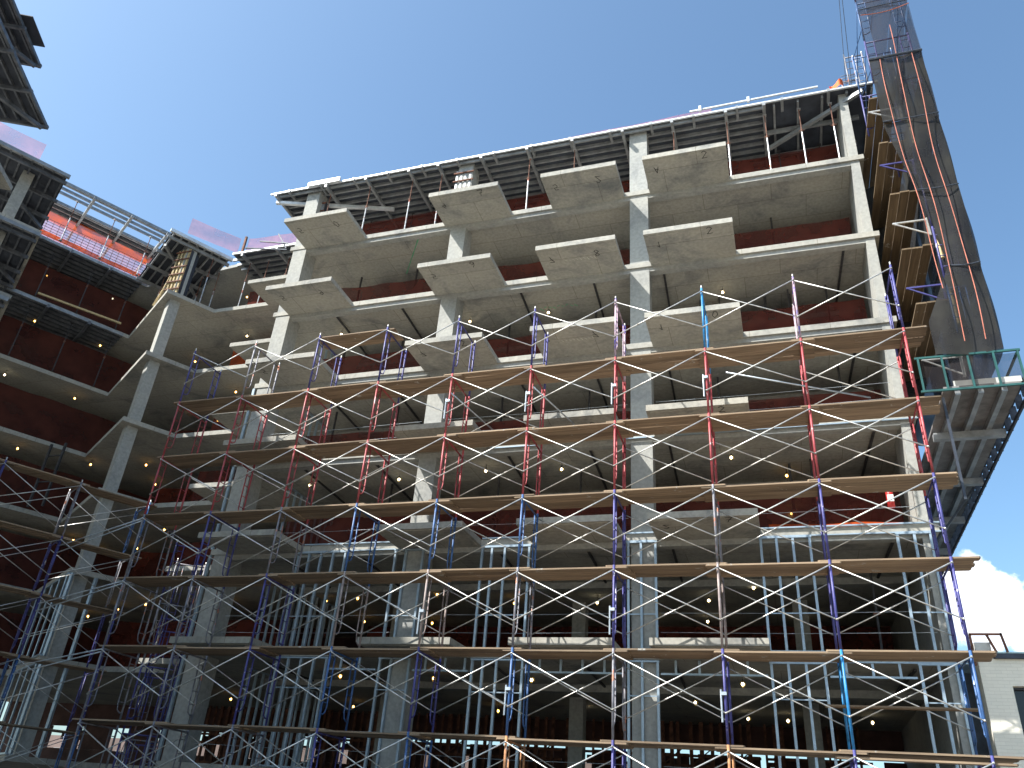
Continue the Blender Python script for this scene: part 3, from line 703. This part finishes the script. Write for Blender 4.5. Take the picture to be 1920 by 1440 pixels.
def frame_parts(P, ya, yb, h, axis=Vector((0, 1, 0))):
    """local meshes of one frame: P origin (bottom of the outer leg)"""
    P = Vector(P); S = yb - ya
    f = lambda s, z: tuple(P + axis * s + Vector((0, 0, z)))
    out = []
    out.append(('leg', MB().tube([f(0, 0), f(0, h)], .030, 10))); out.append(('leg', MB().tube([f(S, 0), f(S, h)], .030, 10)))
    out.append(('top_bar', MB().tube([f(0, h - .10), f(S, h - .10)], .024, 8)))
    for s0, sg in ((0, 1), (S, -1)):
        mb = MB(); mb.tube([f(s0 + sg * .26, h - .10), f(s0 + sg * .26, .55), f(s0 + sg * .22, .40), f(s0 + sg * .10, .33), f(s0, .36)], .019, 8)
        for q in range(4): mb.tube([f(s0, .62 + q * .36 * h / 2), f(s0 + sg * .26, .62 + q * .36 * h / 2)], .013, 6)
        out.append(('ladder', mb))
    for q in (0, S): out.append(('coupling_pin', MB().tube([f(q, h - .02), f(q, h + .10)], .021, 8)))
    return out
PROTO = {}
def add_frame(parent, x, y, z0, h, color, axis=Vector((0, 1, 0)), S=SD, name='frame', label=None):
    """a frame is a part: its tubes are sub-parts"""
    key = (round(h, 2), color, tuple(axis), S)
    base = BASE[parent]
    fr = bpy.data.objects.new(name, None); COL.objects.link(fr); fr.parent = parent; fr.empty_display_size = .2
    fr.location = Vector((x, y, z0)) - base; fr['label'] = label or '%s scaffold frame' % COLN[color]
    if key not in PROTO:
        PROTO[key] = []
        for nm, mb in frame_parts((0, 0, 0), 0, S, h, axis):
            me = bpy.data.meshes.new(nm); me.from_pydata(mb.v, [], mb.f); me.update()
            for p in me.polygons: p.use_smooth = True
            me.materials.append(FR[color] if nm != 'coupling_pin' else BRACE); PROTO[key].append((nm, me))
    for nm, me in PROTO[key]:
        o = bpy.data.objects.new(nm, me); COL.objects.link(o); o.parent = fr
    return fr
COLN = {'red': 'red', 'indigo': 'indigo', 'blue': 'blue', 'azure': 'bright blue', 'grey': 'weathered grey', 'brown': 'brown', 'rust': 'rusty orange', 'pink': 'faded pink and blue', 'magenta': 'magenta streaked'}
scf = thing('scaffold', 'tall tube scaffold of red and blue frames with crossed braces before the sunlit block', 'scaffold', (-4, .7, GZ))
def wob(x, z): return x
for li in range(8):
    for ci, c in enumerate(COLS):
        add_frame(scf, c * BX, 0, JZ[li + 1] + (.0), JZ[li] - JZ[li + 1], FC[li][ci])
def brace(p, q, dz_t=.135, dz=1.22, r=.0135):
    p = Vector(p); q = Vector(q); mb = MB()
    sag = lambda a, b_: [a, (a + b_) / 2 + Vector((0, -.012, -.012)), b_]
    a, b_ = p + Vector((0, 0, -dz_t)), q + Vector((0, 0, -dz_t - dz)); mb.tube(sag(a, b_), r, 6)
    a, b_ = q + Vector((0, -.03, -dz_t)), p + Vector((0, -.03, -dz_t - dz)); mb.tube(sag(a, b_), r, 6)
    for c in (p, q):
        for zz in (dz_t, dz_t + dz): mb.ball((c.x, c.y - .015, c.z - zz), .026, 6, 4)
    return mb
rest = MB(); nb = 0
order = [(li, ci, 0) for li in range(7) for ci in range(9)]
order += [(li, ci, 1) for li in (4, 5, 3, 6, 2, 1) for ci in range(9) if not (li in (1,) and ci not in (0, 4, 7))]
for (li, ci, side) in order:
    x0, x1 = COLS[ci + 1] * BX, COLS[ci] * BX; y = -.035 if side == 0 else SD + .035
    mb = brace((x0, y, JZ[li]), (x1, y, JZ[li]), r=.0165 if side == 0 else .0155); nb += 1
    if nb <= 98: mb.build('cross_brace', BRACE, scf, smooth=True)
    else:
        b0 = len(rest.v); rest.v += mb.v; rest.f += [tuple(i + b0 for i in f) for f in mb.f]
for ci in range(9):
    mb = brace((COLS[ci + 1] * BX, -.035, JZ[7]), (COLS[ci] * BX, -.035, JZ[7]), dz=1.1)
    b0 = len(rest.v); rest.v += mb.v; rest.f += [tuple(i + b0 for i in f) for f in mb.f]
rest.build('cross_brace', BRACE, scf, kind='stuff', label='cross braces at the rear and foot of the scaffold')
# tie tubes and couplers
for (a, b_) in (((3.0, -.02, 12.75), (6.6, 1.4, 12.4)), ((-2.4, .05, 12.9), (-1.4, 2.6, 12.5)), ((-4.95, .05, 12.95), (-4.2, 2.2, 12.6)), ((-2.5, .0, 2.75), (0, .0, 2.75)), ((-5, 0, 2.75), (-2.5, 0, 2.74)), ((0, 0.05, 2.62), (2.5, 0.05, 2.60)), ((2.5, .05, 2.6), (5, .05, 2.55))):
    MB().tube([a, b_], .024, 8).build('tie_tube', GAL, scf, smooth=True)
for j in (0, 1, -1, -2):
    for z in (12.62, 6.45 if j in (0, -2) else 4.6):
        mb = MB(); mb.box(j * BX - .085, j * BX + .035, -.07, .04, z, z + .07); mb.tube([(j * BX - .085, -.03, z - .55), (j * BX - .085, -.03, z + .12)], .022, 8); mb.build('coupler', GAL, scf)
# base plates
mb = MB()
for c in COLS:
    for y in (0, SD): mb.box(c * BX - .15, c * BX + .15, y - .15, y + .15, GZ + .001, GZ + .04)
mb.build('base_plates', TIMB, scf)

# planks: every board is its own thing
LV = {1: 'topmost full', 2: 'second', 3: 'third', 4: 'fourth', 5: 'fifth', 6: 'sixth'}
BD = ['outermost', 'outer middle', 'inner middle', 'innermost']
def board(x0, x1, y, z, m, w=.235, th=.038, skew=0.0, label='', group='', rz=None):
    mb = MB(); b = len(mb.v)
    prof = [(0, -w / 2 + .03), (.03, -w / 2), (1, -w / 2), (1.0, w / 2), (.03, w / 2), (0, w / 2 - .03)]
    L_ = x1 - x0; pts = []
    for zz in (0, th):
        for a, yy in ((0, -w / 2 + .03), (.03, -w / 2), (L_ - .03, -w / 2), (L_, -w / 2 + .03), (L_, w / 2 - .03), (L_ - .03, w / 2), (.03, w / 2), (0, w / 2 - .03)):
            t_ = a / L_; pts.append((x0 + a, y + yy + skew * (t_ - .5), z + zz - .03 * math.sin(math.pi * t_)))
    # mid ring for sag
    mb.v = pts; n8 = 8
    mb.f = [tuple(reversed(range(n8))), tuple(range(n8, 16))] + [(i, (i + 1) % n8, n8 + (i + 1) % n8, n8 + i) for i in range(n8)]
    return tag(mb.build('scaffold_plank', m), label, 'plank', group)
for li in range(1, 7):
    for ci in range(9):
        x1 = COLS[ci] * BX; x0 = COLS[ci + 1] * BX
        lift = .0 if ci % 2 else .041
        za = JZ[li] - .076 + lift
        e0 = .26 + R.uniform(-.03, .05); e1 = .28 + R.uniform(-.05, .12)
        if ci == 0: e1 = .55
        for bi in range(4):
            lab = '%s plank, %s deck from the top, %s bay from the right, big scaffold' % (BD[bi], ORD[li], ORD[ci + 1])
            board(x0 - e0 + R.uniform(-.05, .05), x1 + e1 + R.uniform(-.06, .06), .12 + bi * .243 + R.uniform(-.006, .006), za, PLANK, skew=R.uniform(-.02, .02), label=lab, group='planks on the big scaffold')
for bi in range(3):
    board(-10.1, -7.2, .14 + bi * .245, JZ[0] - .075, PLANK, label='%s board of the short high platform on the indigo frames' % ['front', 'middle', 'rear'][bi], group='boards of the high platform')
board(4.55, 7.6, .95, JZ[6] + .95, PLANK, label='single grey plank laid inside the lowest lift near the right end', group='')
board(4.6, 7.9, .16, JZ[6] - .16, PLANK, label='spare plank lying under the sixth deck at the right end', group='')

# second scaffold along the shaded wing
sc2 = thing('scaffold', 'shaded second scaffold with indigo frames turned along the left wing', 'scaffold', (-19.8, 1.5, GZ))
B2 = [Vector((-18.45, 3.7, 0)) - Dw * (2.49 * i) for i in range(4)]
for i, b in enumerate(B2):
    for li in range(2, 8):
        add_frame(sc2, b.x, b.y, JZ[li + 1], JZ[li] - JZ[li + 1], ['indigo', 'indigo', 'blue', 'grey'][(i + li) % 4], axis=-Nw)
for i in range(3):
    for li in range(2, 8):
        for sd_, off in ((0, .035), (1, -SD - .035)):
            p = B2[i] + Nw * off; q = B2[i + 1] + Nw * off
            if li == 7: continue
            brace((p.x, p.y, JZ[li]), (q.x, q.y, JZ[li])).build('cross_brace', BRACE, sc2, smooth=True)
sc3 = thing('scaffold', 'small shaded scaffold standing in the corner between the big scaffold and the wing', 'scaffold', (-17, 4, GZ))
B3 = [Vector((-15.7, 2.6, 0)), Vector((-17.2, 4.55, 0)), Vector((-18.7, 6.5, 0))]
a3 = Vector((.79, .61, 0))
for i, b in enumerate(B3):
    for li in range(3, 8): add_frame(sc3, b.x, b.y, JZ[li + 1], JZ[li] - JZ[li + 1], ['indigo', 'grey', 'indigo'][(i + li) % 3], axis=a3, S=1.0)
for i in range(2):
    for li in range(3, 7): brace((B3[i].x, B3[i].y, JZ[li]), (B3[i + 1].x, B3[i + 1].y, JZ[li])).build('cross_brace', BRACE, sc3, smooth=True)
# long tubes tying both scaffolds
for li in (3, 4, 5):
    for dz in (0, -.25):
        MB().tube([(-14.95, 0.05, JZ[li] - .1 + dz * .3), (B2[1].x, B2[1].y, JZ[li] - .35 + dz)], .02, 6).build('tie_tube', GAL, sc2, smooth=True)
for li in range(2, 7):
    for i in range(3):
        for bi in range(3):
            p = B2[i] + Dw * .3 - Nw * (.16 + bi * .27); q = B2[i + 1] - Dw * .3 - Nw * (.16 + bi * .27)
            mb = MB(); mb.bar((p.x, p.y, JZ[li] - .05 + (.041 if i % 2 else 0)), (q.x, q.y, JZ[li] - .05 + (.041 if i % 2 else 0)), .24, .038)
            tag(mb.build('scaffold_plank', PLANK), '%s plank, %s bay from the right, %s deck from the top, shaded wing scaffold' % (['front', 'middle', 'rear'][bi], ORD[i + 1], ORD[li - 1]), 'plank', 'planks on the wing scaffold')

# ------------------------------------------------------------------ side scaffold, debris net, catch platform (right end)
tw = thing('scaffold', 'tall narrow scaffold tower wrapped in black netting rising past the roof at the right end', 'scaffold', (8.8, 1, GZ))
ZT = [13.0 + 2 * i for i in range(12)]
for i, z in enumerate(ZT):
    for y in (.35, 2.6):
        if y > 2 and (z > 26 or z < 20): continue
        add_frame(tw, 8.12 if z > 21 else 8.75, y, z, 2.0, 'indigo' if i % 3 else 'blue', axis=Vector((1, 0, 0)), S=1.28 if z > 21 else .68)
    for x in ((8.12, 9.40) if z > 21 else (9.40,)):
        mb = MB(); mb.tube([(x, .35, z + 1.85), (x, 2.6, z + .62)], .013, 6); mb.tube([(x, 2.6, z + 1.85), (x, .35, z + .62)], .013, 6)
        if z < 26: mb.build('cross_brace', FR['blue'], tw, smooth=True)
# small ladder frames left of the tower above the roof
for i, (x, z, h) in enumerate(((8.05, 26.33, 2.1), (7.8, 26.33, .8))):
    add_frame(tw, x, 3.7, z, h, 'grey', axis=Vector((1, 0, 0)), S=.62 if i == 0 else .5)
mb = MB()
for p, q in (((8.1, 3.7, 26.5), (8.15, .6, 34)), ((7.9, 3.7, 26.5), (8.12, 2.6, 30.9))): mb.tube([p, q], .012, 5)
mb.build('guy_wire', DARKST, tw)
for i in range(5):
    zc = 13.35 + i * 2.35
    mb = MB(); x = 8.0
    mb.bar((x - .02, 1.3, zc), (x + .95, 1.3, zc), .045); mb.bar((x, 1.3, zc), (x + .9, 1.3, zc - .55), .035); mb.bar((x + .9, 1.3, zc - .6), (x + .9, 1.3, zc + .05), .06)
    mb.build('side_bracket', BRACE if i % 2 == 0 else FR['indigo'], tw)
for li, z in enumerate([15.0, 17.1, 19.2, 21.3, 23.4]):
    for bi in range(3):
        y0 = 1.25 if li else 1.0
        mb = MB(); mb.bar((8.22 + bi * .27, y0 + R.uniform(0, .1), z), (8.22 + bi * .27, 15.8, z), .255, .05)
        tag(mb.build('side_plank', PLANKY), '%s orange-brown board on the side scaffold, level %s from below' % (['left', 'middle', 'right'][bi], ORD[li + 1]), 'plank', 'boards of the side scaffold')
for i in range(4):
    z = 14.1 + i * 2.2
    mb = MB(); mb.tube([(8.95, .9, z), (8.99, 1.05, z + .8), (9.0, 1.3, z + 1.45)], .05, 6)
    tag(mb.build('timber_post', TIMB), 'short yellow timber rail post beside the torn net, %s from below' % ORD[i + 1], 'rail post', 'yellow rail posts')

dn = thing('debris_net', 'black debris netting with orange straps hanging down the scaffold tower, torn at lower left', 'debris net', (8.8, .0, 12))
def net_fn(x0f, x1, y, z0, z1, ph):
    def fn(u, v):
        z = z0 + (z1 - z0) * v; x0 = x0f(z); x = x0 + (x1 - x0) * u
        w = mnoise.noise(Vector((x * 1.1 + ph, z * .28, ph))) * .15 + mnoise.noise(Vector((x * 3 + ph, z * .5, ph))) * .05 - .10 * math.sin(u * math.pi) * (0.6 + .4 * math.sin(z * 1.3))
        zz = z - .10 * math.sin(math.pi * u)
        return (x, y + w, zz)
    return fn
def left_edge(z):
    if z > 22: return 8.02
    if z > 20.8: return 8.02
    t_ = (20.8 - z) / 5.3
    if t_ < 1: return 8.02 + .85 * t_
    return max(8.05, 8.87 - (15.5 - z) * .45)
secs = [(12.7, 15.3), (15.25, 18.0), (17.95, 20.8), (20.75, 23.55), (23.5, 26.0), (25.95, 28.3), (28.25, 31.5), (31.4, 35.5)]
for i, (a, b_) in enumerate(secs):
    MB().sheet(net_fn(left_edge, 9.52, -.05, a, b_, i * 3.1), 26, 26).build('net_panel', NET_BK if b_ < 24 else NET_BK2, dn, smooth=True)
    def side(u, v, a=a, b_=b_, i=i):
        z = a + (b_ - a) * v; y = -.04 + 5.4 * u
        return (9.53 + mnoise.noise(Vector((y, z * .4, i))) * .08, y, z)
    MB().sheet(side, 16, 14).build('net_side_panel', NET_BK if b_ < 24 else NET_BK2, dn, smooth=True)
    mb = MB(); mb.tube([(left_edge(b_) + (9.52 - left_edge(b_)) * q / 8, -.12 - .10 * math.sin(q / 8 * math.pi), b_ - .12 * math.sin(q / 8 * math.pi)) for q in range(9)], .018 if i not in (3, 5) else .045, 6); mb.build('hem', FR['grey'] if False else DARKST, dn)
for i, x in enumerate((8.32, 8.75, 9.17)):
    pts = []
    zt = [23.4, 24.8, 23.5][i]
    for q in range(40):
        z = 12.9 + (zt - 12.9) * q / 39
        xx = x + .05 * math.sin(z * .8 + i) + (max(0, 19 - z) * .05 if i == 0 else 0)
        if i == 0 and z < 14.5: continue
        pts.append((xx, -.22 + .04 * math.sin(z * 1.7), z))
    MB().tube(pts, .011, 5).build('strap', STRAP, dn)
for z in (25.6, 26.4, 27.2, 28.0, 28.9, 30.0):
    MB().tube([(8.05 + 1.45 * q / 10, -.22, z + .1 * (q / 10) - .12 * math.sin(q / 10 * math.pi)) for q in range(11)], .015, 5).build('strap', STRAP, dn)
MB().sheet(lambda u, v: (8.15 + 1.3 * u, 5.3 + .12 * math.sin(4 * u + 9 * v), 12.7 + 10.4 * v), 8, 20).build('net_rear_panel', NET_BK, dn, smooth=True)
MB().sheet(lambda u, v: (8.98 + .08 * math.sin(7 * v + 3 * u), .5 + 4.7 * u, 12.8 + 9.5 * v), 8, 20).build('net_inner_panel', NET_BK, dn, smooth=True)
# loose torn net flap inside
mb = MB(); mb.sheet(lambda u, v: (8.12 + .85 * u + .25 * v * (1 - u), .1 + .25 * math.sin(5 * u + 3 * v), 22.9 - 1.4 * v - .5 * math.sin(math.pi * u) + .4 * u), 10, 8)
mb.build('net_flap', NET_BK2, dn, smooth=True)

# catch platform (debris shed) below the net
cpz = 11.75
pf = thing('catch_platform', 'cantilevered steel catch platform with dark green guard rail at the right end', 'platform', (8.9, 8, cpz))
for y in [0.2 + i * .32 for i in range(48)]:
    pass
MB().box(8.06, 9.72, .02, 22, cpz - .02, cpz + .05).build('deck_boards', mat('deck_grey_timber', (.17, .16, .16), .9, 0, .3, 2), pf)
for x in (8.35, 8.85, 9.35): MB().box(x - .06, x + .06, .05, 22, cpz - .17, cpz - .025).build('steel_joist', ALU, pf)
y = 2.2
while y < 21: MB().box(8.05, 9.72, y - .09, y + .09, cpz - .36, cpz - .175).build('steel_beam', ALU, pf); y += 3.2
mb = MB(); mb.bar((9.80, 0, cpz - .30), (9.80, 22, cpz - .30), .05, .09); mb.bar((9.80, 0, cpz + .12), (9.80, 22, cpz + .12), .05, .07)
y = .2
while y < 22: mb.bar((9.80, y, cpz - .28), (9.80, y, cpz + .1), .16, .04, (0, 1, 0)); y += .62
mb.build('edge_truss', DARKST, pf)
gl = MB()
xr = [7.62, 8.15, 8.72, 9.28, 9.80]
gl.bar((7.55, -.03, cpz - .06), (9.86, -.03, cpz - .06), .05); gl.bar((7.55, -.03, cpz + .88), (9.86, -.03, cpz + .88), .05)
for x in xr: gl.bar((x, -.03, cpz - .06), (x, -.03, cpz + .88), .045)
gl.bar((9.83, -.03, cpz + .88), (9.83, 2.4, cpz + .88), .05); gl.bar((9.83, 2.4, cpz - .06), (9.83, 2.4, cpz + .88), .045)
gl.build('guard_rail', GRN, pf)
MB().sheet(lambda u, v: (7.65 + 2.15 * u, .02 + .04 * math.sin(9 * u), cpz + .85 * v), 12, 4).build('guard_mesh', NET_BK2, pf, smooth=True)
MB().box(8.3, 9.75, .03, .07, cpz + .05, cpz + .2).build('toe_board', mat('toe_pale', (.45, .45, .42), .8), pf)
for p, q in (((8.06, .3, cpz - .1), (8.06, .3, 9.0)), ((9.6, 6, cpz - .2), (8.06, 6, 9.6))): MB().bar(p, q, .06).build('strut', DARKST, pf)

# roof odds and ends
mb = MB(); mb.sheet(lambda u, v: (7.3 + .5 * u, 3.4 + .12 * math.sin(7 * u) , 26.52 + (0.12 + .3 * u * (1 - abs(u - .7))) * v + .06 * math.sin(8 * u)), 10, 6)
tag(mb.build('orange_tarp', ORNG, smooth=True), 'small crumpled orange cloth on the roof edge at the right end', 'cloth')
mb = MB(); mb.bar((2.2, 3.35, 26.62), (6.9, 3.3, 26.62), .06); mb.bar((2.6, 3.3, 26.5), (2.6, 3.3, 26.75), .1); mb.bar((4.4, 3.3, 26.5), (4.4, 3.3, 26.75), .1)
tag(mb.build('roof_rail', ALUL), 'pale rail lying on top of the roof edge above the pale column', 'rail')
for i, (p, q) in enumerate((((-15.1, 3.45, 23.3), (-16.5, 3.3, 23.55)), ((-15.1, 3.45, 22.95), (-16.9, 3.0, 23.0)), ((-15.2, 3.5, 23.1), (-15.75, 3.45, 23.95)))):
    mb = MB(); mb.bar(p, q, .05); tag(mb.build('steel_bar', DARKST), ['upper thin dark bar sticking out left of the sunlit block', 'lower dark bar sticking out left of the sunlit block', 'slanting dark bar stub left of the sunlit block'][i], 'steel bar', 'bars sticking out at the corner')
ex = thing('fire_extinguisher', 'red fire extinguisher hanging at the right end of the fifth storey', 'fire extinguisher', (7.05, 4.3, Z[5] + .8))
MB().tube([(7.05, 4.3, Z[5] + .8), (7.05, 4.3, Z[5] + 1.3), (7.05, 4.3, Z[5] + 1.38)], [.10, .10, .04], 12).build('cylinder', REDEX, ex, smooth=True)
MB().box(6.97, 7.13, 4.19, 4.205, Z[5] + .95, Z[5] + 1.15).build('paper_tag', mat('paper', (.7, .7, .68), .8), ex)

# ------------------------------------------------------------------ work lights
BUL = [(-31.68, 5.44, 0), (-29.6, 8, 0), (-30.93, 5.31, 1), (-29.21, 8.01, 1), (-21.93, 9.48, 0), (-20.63, 8.81, 1), (-30.73, 4.87, 2), (-29.02, 7.57, 2),
 (-25.03, 10.48, 1), (-20.13, 8.53, 2), (-29.65, 6.18, 3), (-27.36, 8.38, 3), (-24.48, 8.88, 3), (-23.01, 11.1, 2), (-28.28, 9.72, 4), (-25.76, 11.1, 3), (-28.42, 11.3, 4),
 (-25.75, 11.2, 4), (-22.26, 8.87, 4), (-22.05, 8.84, 5), (-26.98, 10.8, 5), (-12.51, 4.95, 2), (-6.87, 5.15, 2), (-3.66, 5.19, 2), (2.86, 5.25, 2), (-8.87, 5, 4), (-5.45, 4.74, 4),
 (-2.81, 4.99, 4), (-12.56, 5.04, 4), (2.76, 4.89, 4), (4.4, 6.59, 4), (4.5, 10.1, 4), (-8.18, 8, 5), (-11.64, 8.36, 5), (-13.2, 8.68, 5), (-13.2, 12.0, 5), (-10.17, 12.3, 5),
 (-2.47, 9.34, 5), (3.04, 7.73, 5), (1.48, 9.22, 5), (1.15, 12.2, 5), (4.43, 12.3, 5), (-10.17, 5.45, 6), (-6.87, 5.52, 6), (-3.61, 5.47, 6), (2.6, 5.51, 6), (-13.3, 12.4, 6),
 (-6.96, 12.3, 6), (-3.56, 12.2, 6), (2.37, 12.3, 6), (3.7, 12.5, 6), (6.42, 12.3, 6), (-18.49, 11.3, 6), (-5.6, 9.3, 5), (-.9, 12.2, 5), (.9, 9.0, 6), (-18.0, 9.0, 5), (-20.5, 11.0, 6), (-24.2, 9.6, 5)]
ZC = {0: 26.0, 1: 22.9, 2: 19.45, 3: 16.07, 4: 12.75, 5: 9.39, 6: 6.03}
SN = {0: 'roof', 1: 'second', 2: 'third', 3: 'fourth', 4: 'fifth', 5: 'sixth', 6: 'seventh'}
BUL.sort(key=lambda b: (b[2], b[0])); cn = {}
for (x, y, l) in BUL:
    part_ = 'left wing' if x < -21.2 else ('corner recess' if x < -14.9 else 'sunlit block'); row = 'front' if y < 7 or x < -14.9 else 'rear'
    key = (part_, l, row); cn[key] = cn.get(key, 0) + 1
    z = ZC[l] - .25
    white = (l in (5, 6) and x > -5) or (x, l) == (-20.63, 1) or (x, l) == (-29.6, 0) or y < 5.3
    t = thing('work_light', '%s bulb, %s row, %s storey of the %s, %s from the left' % ('white' if white else 'amber', row, SN[l], part_, ORD[cn[key]]), 'work light', (x, y, z), 'string lights under the ceilings')
    MB().ball((x, y, z), .04, 8, 6, 1.15).build('bulb', BULBW if white else BULB, t, smooth=True)
    MB().tube([(x, y, z + .05), (x, y, z + .12)], .03, 8).build('socket', SOCK, t)
    MB().tube([(x, y, z + .12), (x, y, z + .245)], .006, 5).build('cord', SOCK, t)
    mb = MB()
    for q in range(4):
        a = q * math.pi / 2 + .4; mb.tube([(x + .03 * math.cos(a), y + .03 * math.sin(a), z + .09), (x + .085 * math.cos(a), y + .085 * math.sin(a), z), (x, y, z - .10)], .004, 4)
    mb.build('cage', CAGE, t)

rows = {}
for (x, y, l) in BUL:
    if x > -14.9: rows.setdefault((l, 0 if y < 7 else (1 if y < 11 else 2)), []).append(x)
for (l, r_), xs in rows.items():
    if len(xs) < 2: continue
    y = (5.08, 8.6, 12.3)[r_]; pts = []; q = -13.4
    while q < 7.4: pts.append((q, y + .05 * math.sin(q * 2), ZC[l] + .15 - .012 - .09 * abs(math.sin(q * 1.1)))); q += .5
    MB().tube(pts, .011, 5).build('lamp_cable', SOCK, bld)
for k in (4, 5, 6, 7):
    for zz in (.55, 1.08):
        for xa, xb in ((-13.8, -7.6), (-6.7, -.3), (.6, 7.5)):
            MB().tube([(xa, 3.62, Z[k] + zz), ((xa + xb) / 2, 3.62, Z[k] + zz - .03), (xb, 3.62, Z[k] + zz)], .006, 5).build('guard_wire', GAL, bld)

# ------------------------------------------------------------------ neighbour building at lower right and street behind
def painted_brick(name, col):
    m = bpy.data.materials.new(name); m.use_nodes = True; t = m.node_tree; N = t.nodes.new; L = t.links.new; b = t.nodes['Principled BSDF']; b.inputs['Roughness'].default_value = .85
    g = N('ShaderNodeNewGeometry'); mp = N('ShaderNodeMapping'); mp.inputs['Rotation'].default_value = (math.radians(90), 0, 0); L(g.outputs['Position'], mp.inputs['Vector'])
    bk = N('ShaderNodeTexBrick'); bk.inputs['Scale'].default_value = 1; bk.inputs['Brick Width'].default_value = .24; bk.inputs['Row Height'].default_value = .08; bk.inputs['Mortar Size'].default_value = .004
    bk.inputs['Color1'].default_value = (*col, 1); bk.inputs['Color2'].default_value = (*[c * .93 for c in col], 1); bk.inputs['Mortar'].default_value = (*[c * .86 for c in col], 1)
    L(mp.outputs[0], bk.inputs['Vector']); L(bk.outputs['Color'], b.inputs['Base Color'])
    bp = N('ShaderNodeBump'); bp.inputs['Strength'].default_value = .6; bp.inputs['Distance'].default_value = .01; L(bk.outputs['Fac'], bp.inputs['Height']); bp.invert = True; L(bp.outputs[0], b.inputs['Normal'])
    return m
CREAM = painted_brick('cream_painted_brick', (.80, .76, .66))
nb_ = thing('brick_building', 'cream painted brick building with a dark gutter and black window at lower right', 'building', (12, 8, GZ))
wx0, wx1, wz0, wz1 = 8.93, 11.6, 1.6, 5.56; X0, X1, Y0 = 8.30, 20, 3.76
for bx in ((X0, wx0, Y0, 13, GZ, 6.18), (wx1, X1, Y0, 13, GZ, 6.18), (wx0, wx1, Y0, 13, GZ, wz0), (wx0, wx1, Y0, 13, wz1, 6.18)): MB().box(*bx).build('wall', CREAM, nb_)
w = MB(); w.box(wx0, wx1, Y0 + .30, Y0 + .34, wz0, wz1); wo = w.build('window', mat('black_glass', (.012, .014, .02), .15), nb_)
w = MB(); w.box(wx0, wx0 + .05, Y0 + .2, Y0 + .29, wz0, wz1); w.box(wx1 - .05, wx1, Y0 + .2, Y0 + .29, wz0, wz1); w.box(wx0 + .05, wx1 - .05, Y0 + .2, Y0 + .29, wz1 - .05, wz1); w.box(10.1, 10.16, Y0 + .2, Y0 + .29, wz0, wz1 - .05)
w.build('window_frame', DARKST, wo)
MB().box(8.67, X1, Y0 - .09, Y0 + .1, 6.183, 6.30).build('gutter', DARKST, nb_)
MB().box(8.68, X1, Y0 - .08, 13, 6.304, 6.34).build('coping', mat('zinc_coping', (.45, .6, .6), .4, .3), nb_)
MB().box(X0, 8.65, Y0 + .0, 9, 6.183, 6.58).build('parapet', mat('parapet_grey', (.6, .6, .58), .8), nb_)
for p, q in (((8.2, Y0 - .1, 6.75), (8.92, Y0 - .1, 6.75)), ((8.90, Y0 - .1, 6.78), (8.97, Y0 - .1, 6.32)), ((8.59, Y0 - .1, 6.73), (8.73, Y0 - .1, 6.32)), ((8.22, Y0 - .1, 6.0), (8.22, Y0 - .1, 6.75))): MB().bar(p, q, .05).build('roof_frame', RUSTJ, nb_)
MB().box(8.05, 8.38, 4.6, 12, GZ, 6.0).build('side_wall', DARKST, nb_)

st = thing('low_building', 'low pale and orange brick building seen through the open ground floor', 'building', (0, 36, GZ))
MB().box(-60, 9, 36, 44, GZ, 6.1).build('wall', mat('orange_brick', (.15, .11, .10), .9, 0, .25, .4), st)
for i in range(22): MB().box(-58 + i * 3.0, -56.6 + i * 3.0, 35.9, 35.99, 3.2, 5.2).build('window', mat('pale_glass', (.42, .44, .47), .3), st)
# steel shoring trusses on the bottom storey, behind
for i in range(8):
    t = thing('shoring_truss', 'dark steel truss shoring the bottom storey, %s from the left' % ORD[i + 1], 'shoring truss', (-24 + i * 3.9, 15.5, Z[7]), 'shoring trusses in the bottom storey')
    x0 = -24.5 + i * 3.9; mb = MB()
    for zz in (3.6, 4.45, 4.8, 5.15): mb.bar((x0, 15.5, zz), (x0 + 3.7, 15.5, zz), .07, .09)
    mb.build('chord', RUSTJ, t); mb = MB()
    for a in (0, .35, .6, 1.1, 1.5, 1.9, 2.25, 2.6, 3.0, 3.3): mb.bar((x0 + a, 15.5, Z[7] + .01), (x0 + a, 15.5, Z[6] - TH - .01), R.uniform(.06, .16))
    mb.build('post', RUSTJ, t); mb = MB()
    for a in (0, 1.1, 2.6): MB().bar((x0 + a, 15.42, 4.45), (x0 + a + .9, 15.42, 5.15), .04).build('lacing', RUSTJ, t)
hangz = None
